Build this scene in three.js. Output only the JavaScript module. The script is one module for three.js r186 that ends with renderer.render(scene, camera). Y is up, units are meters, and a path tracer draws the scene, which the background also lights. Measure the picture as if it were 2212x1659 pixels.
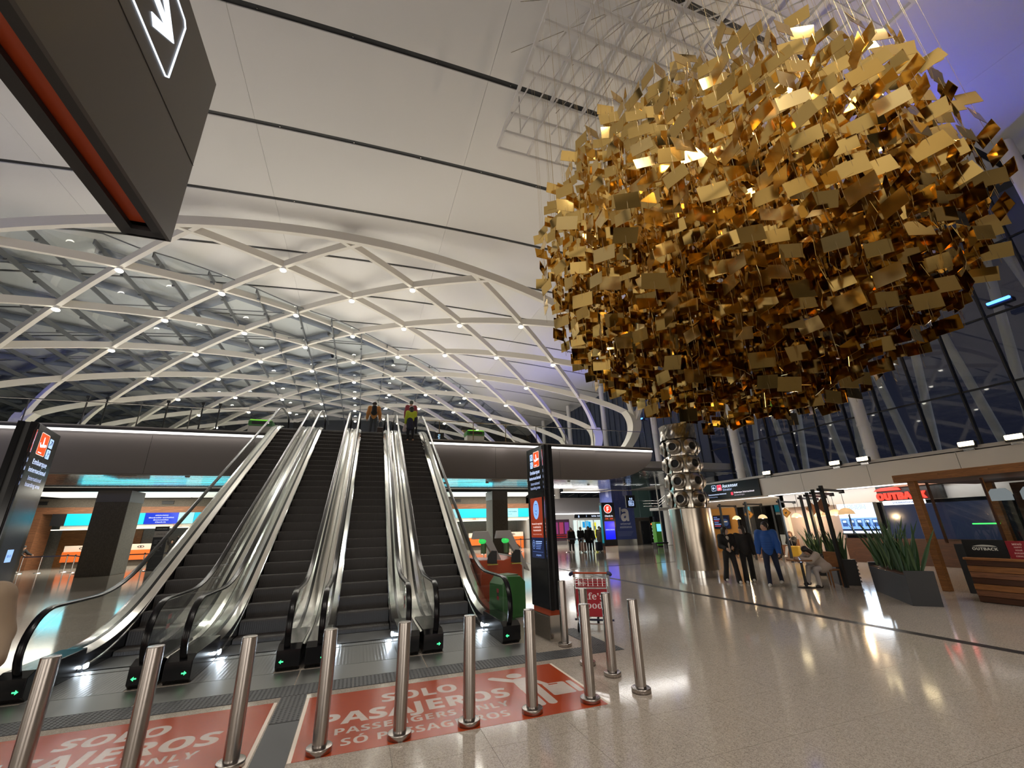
import * as THREE from 'three';
import { RoundedBoxGeometry } from 'three/addons/geometries/RoundedBoxGeometry.js';
import { mergeGeometries, toCreasedNormals } from 'three/addons/utils/BufferGeometryUtils.js';
import { RectAreaLightUniformsLib } from 'three/addons/lights/RectAreaLightUniformsLib.js';

// ---------------------------------------------------------------- camera, sky, large lights, exposure
RectAreaLightUniformsLib.init();
const renderer = new THREE.WebGLRenderer({ antialias: true });
renderer.toneMapping = THREE.LinearToneMapping;
renderer.toneMappingExposure = 1.5;
renderer.shadowMap.enabled = true;
const scene = new THREE.Scene();
scene.background = new THREE.Color(0.009, 0.010, 0.019);          // night sky behind the glass
const D2R = Math.PI / 180;
const camera = new THREE.PerspectiveCamera(85.37, 2212 / 1659, 0.05, 400);
camera.position.set(0, 1.85, 0);
camera.rotation.set(19.08 * D2R, -19.73 * D2R, -1.64 * D2R, 'YXZ');
scene.add(camera);

const WARM = [1.0, 0.80, 0.56], NEUT = [1.0, 0.93, 0.84], COOL = [0.80, 0.86, 1.0];
function spot(pos, target, rgb, intensity, angle, penumbra = 0.8, size = 6) {
  const l = new THREE.SpotLight(new THREE.Color().setRGB(...rgb), intensity, 0, angle, penumbra, 2);
  l.position.set(...pos); l.target.position.set(...target); l.shadow.radius = size;
  scene.add(l); scene.add(l.target); return l;
}
function area(pos, look, w, h, rgb, intensity) {
  const l = new THREE.RectAreaLight(new THREE.Color().setRGB(...rgb), intensity, w, h);
  l.position.set(...pos); l.lookAt(...look); scene.add(l); return l;
}
// floodlights on the shop roof on the right wash the ceiling (their housings are built with the shop)
const FLOODS = [[20.3, 4.22, -16.76], [20.3, 4.22, -13.21], [20.3, 4.22, -12.03], [20.3, 4.22, -8.59], [20.3, 4.22, -7.37]];
FLOODS.forEach(([x, y, z], i) => spot([x, y + 0.16, z], [[6, 19.6, -24], [4, 19.6, -13], [1, 19.5, -19], [3, 19.6, -7], [6, 19.6, -1]][i], WARM, [40, 62, 48, 66, 66][i], 0.85, 1, 8));
// the same floodlights stand along the roofs of the other shop rows, left of the frame and behind the camera
const FLOODS_B = [[-24, 4.4, -8], [-24, 4.4, -3], [-24, 4.4, 3], [-14, 4.4, 10], [4, 4.4, 10], [-24, 4.4, -6], [20.3, 4.22, -2], [20.3, 4.22, 4], [-6, 4.4, 10]];
const FB = [[[-9, 19.0, -16], [0.46, 0.53, 1.0], 105, 0.9], [[-4, 19.2, -9], [0.74, 0.80, 1.0], 66, 0.9], [[-3, 19.3, 6], NEUT, 260, 0.7], [[-8, 19.3, 7], NEUT, 240, 0.7], [[8, 19.5, 7], NEUT, 240, 0.7], [[-14, 18.5, -40], [0.45, 0.55, 1.0], 200, 0.6], [[11, 19.4, 8], WARM, 160, 0.6], [[9, 19.4, 10], WARM, 220, 0.7], [[0, 19.4, 8], NEUT, 240, 0.75]];
FLOODS_B.forEach(([x, y, z], i) => spot([x, y + 0.16, z], FB[i][0], FB[i][1], FB[i][2], FB[i][3], 1, 8));
// lamps that light the ceiling over the upper floor from inside the lattice hall
for (const [x, z] of [[-16, -34], [-16, -46], [-2, -42], [-2, -56]]) spot([x, 7.4, z], [x * 0.6, 19, z - 2], [0.70, 0.80, 1.0], 26, 1.2, 1, 8);
// downlights in the ceiling above and behind the camera
const DOWN = [[-7, 1.5], [-2, 3.5], [3, 1.5], [8, 3.5], [13, 1.5], [18, 3]];
DOWN.forEach(([x, z]) => spot([x, 18.3, z], [x * 0.9, 0, z - 7], NEUT, 85, 0.62, 1, 30));

// blue stage floods on the facade
const BLUES = [[27.7, 11.35, -8.7], [27.9, 12.6, -36.8], [27.9, 12.6, -33.6], [27.9, 13.0, -24.0], [-30, 9, -33], [24.4, 7.3, -33.3], [25, 7.3, -45], [23, 7.3, -56]];
[[21, 19, -3], [12, 19.3, -46], [18, 19, -38], [22, 18.8, -28], [-24, 17, -40], [15, 19.3, -35], [16, 19.2, -48], [14, 19.2, -58]].forEach((t, i) => spot(BLUES[i], t, i > 4 ? [0.26, 0.28, 1.0] : [0.10, 0.14, 1.0], [700, 500, 300, 500, 700, 420, 480, 420][i], 0.85, 0.9, 6));

// ---------------------------------------------------------------- helpers
let seed = 20240611;
const rnd = () => { seed = (seed + 0x6d2b79f5) | 0; let t = Math.imul(seed ^ (seed >>> 15), 1 | seed); t = (t + Math.imul(t ^ (t >>> 7), 61 | t)) ^ t; return ((t ^ (t >>> 14)) >>> 0) / 4294967296; };
const rr = (a, b) => a + (b - a) * rnd();
const names = {};
function numbered(n) { names[n] = (names[n] ?? -1) + 1; return names[n] ? n + '_' + String(names[n]).padStart(3, '0') : n; }
function thing(name, label, category, pos = [0, 0, 0], turn = 0, group) {
  const o = new THREE.Group(); o.name = numbered(name); o.position.set(...pos); o.rotation.y = turn;
  o.userData = { label, category }; if (group) o.userData.group = group; scene.add(o); return o;
}
function part(parent, name, geo, mat, pos, rot) {
  const m = new THREE.Mesh(geo, mat); m.name = name; if (pos) m.position.set(...pos); if (rot) m.rotation.set(...rot); parent.add(m); return m;
}
function single(name, label, category, geo, mat, pos, rot, group) {
  const m = new THREE.Mesh(geo, mat); m.name = numbered(name); if (pos) m.position.set(...pos); if (rot) m.rotation.set(...rot);
  m.userData = { label, category }; if (group) m.userData.group = group; scene.add(m); return m;
}
function struct(name, geo, mat, pos, rot) {
  const m = geo ? new THREE.Mesh(geo, mat) : new THREE.Group(); m.name = numbered(name); if (pos) m.position.set(...pos); if (rot) m.rotation.set(...rot);
  m.userData = { kind: 'structure' }; scene.add(m); return m;
}
function copyOf(o, name, label, pos, turn, group) {
  const c = o.clone(); c.name = numbered(name); if (pos) c.position.set(...pos); if (turn !== undefined) c.rotation.y = turn;
  c.userData = { ...o.userData, label }; if (group) c.userData.group = group; scene.add(c); return c;
}
const box = (w, h, d, x = 0, y = 0, z = 0) => new THREE.BoxGeometry(w, h, d).translate(x, y, z);
const bx = (x0, x1, y0, y1, z0, z1) => box(Math.abs(x1 - x0), Math.abs(y1 - y0), Math.abs(z1 - z0), (x0 + x1) / 2, (y0 + y1) / 2, (z0 + z1) / 2);
const rbox = (w, h, d, r = 0.01, x = 0, y = 0, z = 0) => new RoundedBoxGeometry(w, h, d, 2, Math.min(r, w / 2.01, h / 2.01, d / 2.01)).translate(x, y, z);
const cyl = (r0, r1, h, n = 20, x = 0, y = 0, z = 0) => new THREE.CylinderGeometry(r1, r0, h, n).translate(x, y, z);
const ball = (r, x = 0, y = 0, z = 0, sx = 1, sy = 1, sz = 1, n = 14) => new THREE.SphereGeometry(r, n, Math.max(8, n * 0.7 | 0)).scale(sx, sy, sz).translate(x, y, z);
const V3 = (a) => new THREE.Vector3(...a);
const tube = (pts, r, n = 8, seg, closed = false) => new THREE.TubeGeometry(new THREE.CatmullRomCurve3(pts.map(V3), closed, 'catmullrom', 0.5), seg ?? pts.length * 6, r, n, closed);
function rod(a, b, r, n = 8) {
  const A = V3(a), B = V3(b), d = B.clone().sub(A), g = new THREE.CylinderGeometry(r, r, d.length(), n);
  g.applyQuaternion(new THREE.Quaternion().setFromUnitVectors(new THREE.Vector3(0, 1, 0), d.clone().normalize())); return g.translate((A.x + B.x) / 2, (A.y + B.y) / 2, (A.z + B.z) / 2);
}
function bar(a, b, w, h, up = [0, 1, 0]) {                            // a square bar from a to b, w across and h along up
  const A = V3(a), B = V3(b), z = B.clone().sub(A), L = z.length(); z.normalize();
  const x = V3(up).cross(z).normalize(), y = z.clone().cross(x);
  return new THREE.BoxGeometry(w, h, L).applyMatrix4(new THREE.Matrix4().makeBasis(x, y, z)).translate((A.x + B.x) / 2, (A.y + B.y) / 2, (A.z + B.z) / 2);
}
function plain(g) { const h = g.index ? g.toNonIndexed() : g; for (const k of Object.keys(h.attributes)) if (!['position', 'normal', 'uv'].includes(k)) h.deleteAttribute(k); if (!h.attributes.uv) h.setAttribute('uv', new THREE.BufferAttribute(new Float32Array(h.attributes.position.count * 2), 2)); return h; }
const join = (...gs) => mergeGeometries(gs.flat().map(plain));
const shape = (pts) => new THREE.Shape(pts.map((p) => new THREE.Vector2(...p)));
const ext = (pts, d, bevel = 0) => new THREE.ExtrudeGeometry(Array.isArray(pts) ? shape(pts) : pts, { depth: d, bevelEnabled: bevel > 0, bevelSize: bevel, bevelThickness: bevel, bevelSegments: 2, curveSegments: 10 });
function boxUV(g, s = 1) {                                            // texture coordinates in metres / s, by the way each face points
  g = g.index ? g.toNonIndexed() : g; const p = g.attributes.position, n = g.attributes.normal, uv = new Float32Array(p.count * 2);
  for (let i = 0; i < p.count; i++) {
    const ax = Math.abs(n.getX(i)), ay = Math.abs(n.getY(i)), az = Math.abs(n.getZ(i));
    const [u, v] = ay >= ax && ay >= az ? [p.getX(i), p.getZ(i)] : ax >= az ? [p.getZ(i), p.getY(i)] : [p.getX(i), p.getY(i)];
    uv[2 * i] = u / s; uv[2 * i + 1] = v / s;
  }
  g.setAttribute('uv', new THREE.BufferAttribute(uv, 2)); return g;
}
function grid(P, nu, nv, closedU = false) {                           // a surface through P(u, v) points
  const pos = [], uv = [], idx = [];
  for (let i = 0; i <= nu; i++) for (let j = 0; j <= nv; j++) { pos.push(...P(i / nu, j / nv)); uv.push(i / nu, j / nv); }
  for (let i = 0; i < nu; i++) for (let j = 0; j < nv; j++) { const a = i * (nv + 1) + j, b = a + nv + 1; idx.push(a, b, a + 1, b, b + 1, a + 1); }
  const g = new THREE.BufferGeometry(); g.setAttribute('position', new THREE.Float32BufferAttribute(pos, 3)); g.setAttribute('uv', new THREE.Float32BufferAttribute(uv, 2)); g.setIndex(idx); g.computeVertexNormals(); return g;
}
const hard = (g, deg = 35) => toCreasedNormals(g, deg * D2R);

// ---------------------------------------------------------------- materials and computed textures
function canvasTex(w, h, draw, srgb = true, repeat) {
  const c = document.createElement('canvas'); c.width = w; c.height = h; draw(c.getContext('2d'), w, h);
  const t = new THREE.CanvasTexture(c); if (srgb) t.colorSpace = THREE.SRGBColorSpace; t.wrapS = t.wrapT = THREE.RepeatWrapping; t.magFilter = THREE.LinearFilter; if (repeat) t.repeat.set(...repeat); return t;
}
function noiseTex(w, h, f, srgb = false) {                            // f(x, y) -> [r, g, b] 0..255
  const d = new Uint8Array(w * h * 4); for (let y = 0; y < h; y++) for (let x = 0; x < w; x++) { const c = f(x, y); d.set([...c, 255], (y * w + x) * 4); }
  const t = new THREE.DataTexture(d, w, h); t.wrapS = t.wrapT = THREE.RepeatWrapping; t.magFilter = t.minFilter = THREE.LinearFilter; if (srgb) t.colorSpace = THREE.SRGBColorSpace; t.needsUpdate = true; return t;
}
function lattice2(n) { const a = Float32Array.from({ length: n * n }, rnd); return (x, y) => { const i = Math.floor(x), j = Math.floor(y), u = x - i, v = y - j, s = (t) => t * t * (3 - 2 * t), g = (p, q) => a[((q % n + n) % n) * n + (p % n + n) % n]; return THREE.MathUtils.lerp(THREE.MathUtils.lerp(g(i, j), g(i + 1, j), s(u)), THREE.MathUtils.lerp(g(i, j + 1), g(i + 1, j + 1), s(u)), s(v)); }; }
const nA = lattice2(64), nB = lattice2(64);
const std = (o) => new THREE.MeshStandardMaterial(o);
const rgb = (r, g, b) => new THREE.Color().setRGB(r, g, b);
const terrazzo = noiseTex(1024, 1024, (x, y) => { const k = 64 / 1024; const c = nA(x * k * 4, y * k * 4) * 0.5 + nB(x * k * 16, y * k * 16) * 0.5; const f = rnd(); let v = 178 + (c - 0.5) * 52 + (f - 0.5) * 40; if (c < 0.30 && f < 0.5) v -= 46; if (f > 0.985) v += 40; return [v * 1.0, v * 0.94, v * 0.875]; }, true);
const concreteT = noiseTex(512, 512, (x, y) => { const k = 64 / 512, c = nA(x * k, y * k) * 0.4 + nB(x * k * 4, y * k * 4) * 0.35 + nA(x * k * 8, y * k * 8) * 0.25; let v = 128 + (c - 0.5) * 60 + (rnd() - 0.5) * 14; return [v, v * 0.965, v * 0.9]; }, true);
const brushT = noiseTex(256, 256, (x, y) => { const v = 150 + (nB(x / 4, y * 8) - 0.5) * 60 + (rnd() - 0.5) * 20; return [v, v, v]; });
const woodT = (r, g, b) => noiseTex(512, 512, (x, y) => { const w = nA(x / 128, y / 6) * 0.55 + nB(x / 32, y / 2) * 0.45, v = 0.72 + w * 0.5; return [r * v, g * v, b * v].map((q) => Math.min(255, q)); }, true);
const ribT = noiseTex(64, 8, (x) => { const v = (x % 16) < 8 ? 255 : 40; return [v, v, v]; });
const M = {
  floor: new THREE.MeshPhysicalMaterial({ map: terrazzo, roughness: 0.10, specularIntensity: 1.0, ior: 1.55 }),
  grout: std({ color: rgb(0.07, 0.065, 0.06), roughness: 0.7 }),
  stripFloor: new THREE.MeshPhysicalMaterial({ color: rgb(0.035, 0.034, 0.034), roughness: 0.4, specularIntensity: 0.35 }),
  ceil: std({ color: rgb(0.74, 0.725, 0.70), roughness: 0.42 }),
  black: std({ color: rgb(0.012, 0.012, 0.013), roughness: 0.45 }),
  blackGloss: new THREE.MeshPhysicalMaterial({ color: rgb(0.008, 0.008, 0.009), roughness: 0.14, specularIntensity: 0.6 }),
  rubber: new THREE.MeshPhysicalMaterial({ color: rgb(0.006, 0.006, 0.007), roughness: 0.22, specularIntensity: 0.45 }),
  fascia: std({ color: rgb(0.105, 0.092, 0.086), roughness: 0.5 }),
  slabTop: std({ color: rgb(0.42, 0.405, 0.38), roughness: 0.3 }),
  darkWall: std({ color: rgb(0.045, 0.05, 0.058), roughness: 0.35 }),
  navy: std({ color: rgb(0.055, 0.07, 0.105), roughness: 0.45 }),
  greyPaint: std({ color: rgb(0.36, 0.345, 0.33), roughness: 0.5 }),
  whitePaint: std({ color: rgb(0.78, 0.76, 0.73), roughness: 0.45 }),
  shell: std({ color: rgb(0.70, 0.665, 0.60), roughness: 0.42 }),
  steel: std({ color: rgb(0.62, 0.60, 0.57), metalness: 1, roughness: 0.30, roughnessMap: brushT }),
  steelShiny: std({ color: rgb(0.70, 0.69, 0.66), metalness: 1, roughness: 0.14 }),
  bollard: std({ color: rgb(0.42, 0.385, 0.36), metalness: 1, roughness: 0.26 }),
  chrome: std({ color: rgb(0.78, 0.78, 0.78), metalness: 1, roughness: 0.06 }),
  plate: std({ color: rgb(0.13, 0.13, 0.125), metalness: 0.5, roughness: 0.42 }),
  plateRib: std({ color: rgb(0.13, 0.13, 0.125), metalness: 0.5, roughness: 0.40, bumpMap: ribT, bumpScale: 0.002 }),
  step: std({ color: rgb(0.030, 0.025, 0.023), roughness: 0.55, bumpMap: ribT, bumpScale: 0.0025 }),
  glass: new THREE.MeshPhysicalMaterial({ color: rgb(0.93, 0.97, 0.95), transmission: 1, thickness: 0, roughness: 0.02, ior: 1.5 }),
  glassTeal: new THREE.MeshPhysicalMaterial({ color: rgb(0.55, 0.74, 0.72), transmission: 1, thickness: 0, roughness: 0.05, ior: 1.5 }),
  glassGrey: new THREE.MeshPhysicalMaterial({ color: rgb(0.62, 0.66, 0.68), transmission: 1, thickness: 0, roughness: 0.02, ior: 1.7 }),
  glassRoof: new THREE.MeshPhysicalMaterial({ color: rgb(0.84, 0.88, 0.9), transmission: 1, thickness: 0, roughness: 0.03, ior: 1.6 }),
  frost: new THREE.MeshPhysicalMaterial({ color: rgb(0.75, 0.82, 0.86), transmission: 0.5, thickness: 0, roughness: 0.8 }),
  gold: std({ color: rgb(0.77, 0.53, 0.18), metalness: 1, roughness: 0.07 }),
  goldB: std({ color: rgb(0.68, 0.44, 0.13), metalness: 1, roughness: 0.13 }),
  goldC: std({ color: rgb(0.74, 0.55, 0.24), metalness: 1, roughness: 0.22 }),
  wire: std({ color: rgb(0.75, 0.6, 0.35), metalness: 1, roughness: 0.25 }),
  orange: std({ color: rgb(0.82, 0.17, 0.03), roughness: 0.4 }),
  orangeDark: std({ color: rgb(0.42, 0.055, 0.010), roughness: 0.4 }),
  concrete: std({ map: concreteT, roughness: 0.8 }),
  concreteDark: std({ map: concreteT, color: rgb(0.42, 0.38, 0.34), roughness: 0.7 }),
  brown: std({ map: woodT(132, 88, 60), roughness: 0.55 }),
  woodLight: std({ map: woodT(148, 98, 54), roughness: 0.5 }),
  woodDark: std({ map: woodT(78, 46, 28), roughness: 0.5 }),
  tactile: std({ color: rgb(0.055, 0.058, 0.062), roughness: 0.55 }),
  greenBox: std({ color: rgb(0.03, 0.13, 0.03), roughness: 0.4 }),
  red: std({ color: rgb(0.45, 0.02, 0.03), roughness: 0.4 }),
  leaf: std({ color: rgb(0.035, 0.085, 0.03), roughness: 0.45 }),
  leafPale: std({ color: rgb(0.09, 0.15, 0.06), roughness: 0.45 }),
  planter: std({ color: rgb(0.035, 0.037, 0.042), roughness: 0.5 }),
  cream: std({ color: rgb(0.78, 0.68, 0.58), roughness: 0.5 }),
  belt: std({ color: rgb(0.02, 0.025, 0.07), roughness: 0.6 }),
};
const glow = (r, g, b, k = 1) => std({ color: rgb(0, 0, 0), emissive: rgb(r, g, b), emissiveIntensity: k, roughness: 0.5 });
const screenMat = (tex, k = 1) => new THREE.MeshPhysicalMaterial({ color: rgb(0.01, 0.01, 0.01), emissive: rgb(1, 1, 1), emissiveMap: tex, emissiveIntensity: k, roughness: 0.15, specularIntensity: 0.5 });
const printMat = (tex, rough = 0.5) => std({ map: tex, roughness: rough });
// text centred in a box of the canvas; shrinks to fit
function text(g, s, x, y, size, color, weight = 'bold', align = 'center', maxW, font = 'sans-serif') { g.fillStyle = color; g.textAlign = align; g.textBaseline = 'middle'; g.font = `${weight} ${size}px ${font}`; if (maxW) { const w = g.measureText(s).width; if (w > maxW) g.font = `${weight} ${size * maxW / w}px ${font}`; } g.fillText(s, x, y); }
function rrect(g, x, y, w, h, r, fill, stroke, lw = 4) { g.beginPath(); g.moveTo(x + r, y); g.lineTo(x + w - r, y); g.quadraticCurveTo(x + w, y, x + w, y + r); g.lineTo(x + w, y + h - r); g.quadraticCurveTo(x + w, y + h, x + w - r, y + h); g.lineTo(x + r, y + h); g.quadraticCurveTo(x, y + h, x, y + h - r); g.lineTo(x, y + r); g.quadraticCurveTo(x, y, x + r, y); g.closePath(); if (fill) { g.fillStyle = fill; g.fill(); } if (stroke) { g.strokeStyle = stroke; g.lineWidth = lw; g.stroke(); } }
const poly = (g, pts, fill) => { g.beginPath(); pts.forEach(([x, y], i) => (i ? g.lineTo(x, y) : g.moveTo(x, y))); g.closePath(); g.fillStyle = fill; g.fill(); };

// ---------------------------------------------------------------- floor
{
  const X0 = -3.01, X1 = 8.85, Z0 = -12.14, Z1 = -1.82, top = 0;
  const ring = [bx(-46, X0, -0.3, top, -72, 15), bx(X1 + 0.2, 30.5, -0.3, top, -72, 15), bx(X0, X1 + 0.2, -0.3, top, Z1, 15), bx(X0, X1 + 0.2, -0.3, top, -72, Z0), bx(X1 + 0.2 - 0.001, X1 + 0.2, -0.3, -0.01, Z0, Z1)];
  const floor = struct('floor', boxUV(join(...ring.map((g) => g)), 2.2), M.floor);
  part(floor, 'grout_bed', bx(X0, X1, -0.3, -0.004, Z0, Z1), M.grout);
  part(floor, 'dark_strip', bx(X1, X1 + 0.2, -0.05, 0.0005, Z0, Z1), M.stripFloor);
  const xs = [X0]; for (let k = -6; k <= 6; k++) xs.push(3.01 + 0.86 * k); xs.push(X1);
  const ux = [...new Set(xs.map((v) => +v.toFixed(3)))].sort((a, b) => a - b);
  for (let i = 0; i + 1 < ux.length; i++) for (let j = 0; j < 12; j++) {
    const a = ux[i] + 0.0015, b = ux[i + 1] - 0.0015, z = Z0 + j * 0.86 + 0.0015, w = 0.857;
    const g = boxUV(bx(a, b, -0.03, 0, z, z + w), 2.2), o = [rnd(), rnd()]; const uv = g.attributes.uv; for (let k = 0; k < uv.count; k++) uv.setXY(k, uv.getX(k) + o[0], uv.getY(k) + o[1]);
    part(floor, 'floor_tile', g, M.floor);
  }
  struct('trim_1', bx(8.85, 9.05, -0.02, 0.001, -12.14, -24), M.stripFloor);
  struct('trim_2', bx(8.85, 9.05, -0.02, 0.001, -1.82, 8), M.stripFloor);
  struct('trim_3', bx(9.05, 24, -0.02, 0.001, -19.1, -18.95), M.stripFloor);
}
// ---------------------------------------------------------------- curved ceiling, in panels between black slots
const ceilY = (x) => 19.64 - 1.44 * Math.pow(Math.abs((x - 5.42) / 23.38), 1.837);
const SLOT0 = -11.75, SLOTP = 4.79;
{
  const ceiling = struct('ceiling');
  const jx = [-46]; for (let k = -5; k <= 2; k++) jx.push(3.58 + 9.42 * k); jx.push(28.8);
  const curved = (x0, x1, z0, z1, dy, th) => {
    const n = Math.max(2, Math.ceil((x1 - x0) / 1.2)), top = grid((u, v) => { const x = x0 + (x1 - x0) * u; return [x, ceilY(x) + dy, z0 + (z1 - z0) * v]; }, n, 1), up = top.clone().translate(0, th, 0);
    const sides = [[x0, x0], [x1, x1]].map(([x]) => bx(x - 0.0005, x + 0.0005, ceilY(x) + dy, ceilY(x) + dy + th, z0, z1));
    const ends = [z0, z1].map((z) => grid((u, v) => { const x = x0 + (x1 - x0) * u; return [x, ceilY(x) + dy + th * v, z]; }, n, 1));
    return join(top, up, ...sides, ...ends);
  };
  for (let k = -5; k <= 12; k++) {
    const z1 = SLOT0 - SLOTP * k - 0.12, z0 = z1 - SLOTP + 0.24;
    for (let i = 0; i + 1 < jx.length; i++) part(ceiling, 'ceiling_panel', curved(jx[i] + 0.006, jx[i + 1] - 0.006, z0, z1, 0, 0.06), M.ceil);
    part(ceiling, 'ceiling_slot', curved(-46, 28.8, z1 - 0.02, z1 + 0.26, 0.05, 0.05), M.black);
    for (let x = -30; x < 27; x += 3.14) part(ceiling, 'sprinkler', cyl(0.02, 0.03, 0.07, 8, x, ceilY(x) + 0.02, z1 + 0.12), M.steel);
  }
  part(ceiling, 'roof_deck', curved(-46.3, 31, -72.3, 15.3, 0.2, 0.3), M.black);
}
struct('wall_back', bx(-46.3, 31, -0.3, 21, 15, 15.3), std({ color: rgb(0.30, 0.29, 0.28), roughness: 0.6 }));
struct('wall_left', bx(-46.3, -46, -0.3, 21, -72, 15), M.darkWall);
struct('wall_far', bx(-46.3, 31, -0.3, 21, -72.3, -72), M.darkWall);
// ---------------------------------------------------------------- right facade: glass curtain wall, then dark standing-seam cladding
{
  const XF = 28.8, w = struct('wall_right'); for (const z of [-6, -14, -22]) { const l = new THREE.RectAreaLight(rgb(0.7, 0.8, 1), 6, 7, 0.6); l.position.set(33, 1.5, z); l.lookAt(29.5, 10, z); scene.add(l); part(w, 'apron_lamp', box(0.4, 0.4, 7, 33.4, 1.4, z), M.black); }
  const zs = []; for (let z = 15; z > -29; z -= 1.9) zs.push(z - 0.05); const zEnd = zs[zs.length - 1];
  const ys = [0, 4.42, 7.82, 11.2, 14.6, 18.15];
  for (let i = 0; i < zs.length; i++) {
    part(w, 'mullion', bx(XF - 0.10, XF + 0.16, 0, 18.2, zs[i] - 0.035, zs[i] + 0.035), M.black);
    if (i + 1 < zs.length) for (let j = 1; j + 1 < ys.length; j++) part(w, 'pane', new THREE.PlaneGeometry(1.9, ys[j + 1] - ys[j]).rotateY(-Math.PI / 2).translate(XF + 0.03, (ys[j] + ys[j + 1]) / 2, zs[i] - 0.95), M.glassGrey);
  }
  for (let j = 1; j < ys.length; j++) part(w, 'transom', bx(XF - 0.05, XF + 0.1, ys[j] - 0.04, ys[j] + 0.04, zEnd, 15), M.black);
  part(w, 'lower_wall', bx(XF, XF + 0.3, 0, 4.4, zEnd, 15), M.greyPaint);
  for (let z = zEnd; z > -72; z -= 1.1) part(w, 'cladding_panel', join(bx(XF, XF + 0.2, 0, 18.3, z - 1.08, z), bx(XF - 0.09, XF, 0, 18.3, z - 0.1, z - 0.02)), M.navy);
  // steel struts standing outside the glass
  const ext2 = struct('facade_frame');
  for (let z = 12; z > -29; z -= 3.8) {
    part(ext2, 'strut', rod([XF + 1.3, 0, z], [XF + 1.3, 18.2, z - 1.9], 0.2, 12), M.whitePaint);
    part(ext2, 'strut', rod([XF + 1.3, 0, z], [XF + 1.3, 18.2, z + 1.9], 0.2, 12), M.whitePaint);
  }
}
// round white columns in front of the facade
{
  const c0 = thing('round_column', '', 'column', [26.9, 0, -6.2], 0, 'white round columns in front of the right hand glass facade');
  part(c0, 'shaft', cyl(0.29, 0.29, 18.15, 28, 0, 9.1, 0), M.whitePaint);
  for (const y of [5.6, 6.9]) part(c0, 'clamp', cyl(0.32, 0.32, 0.16, 28, 0, y, 0), M.whitePaint);
  c0.userData.label = 'white round column at the right edge of the picture beside the golden hanging plates';
  [[-15.4, 'thick white round column rising from the shop roof between two floodlights'], [-24.4, 'white round column with clamp rings just right of the metal pillar top'], [-33.5, 'short visible white round column left of the metal pillar under the plates'], [-42.5, 'white round column behind the lowest big lattice leg on the right'], [-51.5, 'slim white round column behind the second lattice leg on the right'], [-60.5, 'slimmest white round column, farthest in the right hand row']].forEach(([z, l]) => copyOf(c0, 'round_column', l, [26.9, 0, z]));
}
// ---------------------------------------------------------------- upper floor slab with its dark front and light line
const ZF = -22.0, HU = 6.45;
{
  const pts = [[-46, 6.40], [17.3, 6.40], [17.25, 6.15]];
  for (let i = 0; i <= 12; i++) { const a = i / 12 * Math.PI / 2; pts.push([13.1 + 4.1 * Math.cos(a), 6.1 - 1.68 * Math.sin(a)]); }
  pts.push([-46, 4.42]);
  const slab = struct('upper_floor', boxUV(ext(pts, 0.34).translate(0, 0, ZF - 0.36), 2), M.fascia);
  part(slab, 'deck', bx(-46, 17.2, 6.38, HU, -24, ZF - 0.02), M.slabTop); part(slab, 'deck', bx(-46, 17.2, 5.45, HU, -72, -23.93), M.slabTop);
  part(slab, 'deck', bx(17.2, 28.8, 5.95, HU, -72, -27), M.slabTop);
  const J = [-46]; for (let x = -40; x < 12; x += 3.9) J.push(x); J.push(13.1);
  for (let i = 0; i + 1 < J.length; i++) part(slab, 'front_panel', rbox(J[i + 1] - J[i] - 0.012, 1.66, 0.03, 0.004, (J[i] + J[i + 1]) / 2, 5.27, ZF - 0.005), M.fascia);
  const led = thing('light_line', 'long white light strip along the top edge of the upper floor front', 'light', [0, 6.21, ZF + 0.03]);
  part(led, 'diffuser', rbox(17.2 + 46, 0.10, 0.05, 0.02, (17.2 - 46) / 2, 0, 0.02), glow(1.0, 0.96, 0.92, 2.4));
  part(led, 'channel', bx(-46, 17.25, 0.055, 0.11, -0.03, 0.06), M.black);
  for (const x of [-20, -9, 2, 12]) area([x, 6.2, ZF + 0.1], [x, 2.5, ZF + 3], 10.8, 0.10, [1, 0.95, 0.9], 22);
}
// glass balustrade along the slab edge
{
  const b = thing('glass_balustrade', 'clear glass balustrade with thin rail along the upper floor edge', 'balustrade', [0, HU, ZF - 0.25]);
  const gap = [-4.2, 2.95];
  for (let x = -40; x < 17; x += 1.9) {
    if (x + 1.9 > gap[0] && x < gap[1]) continue;
    part(b, 'pane', new THREE.PlaneGeometry(1.88, 0.95).translate(x + 0.95, 0.52, 0), M.glass);
    part(b, 'post', box(0.04, 1.05, 0.02, x, 0.52, 0), M.steel);
  }
  for (const [a, c] of [[-40, gap[0]], [gap[1], 17]]) part(b, 'rail', box(c - a, 0.035, 0.05, (a + c) / 2, 1.05, 0), M.steel);
}
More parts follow.
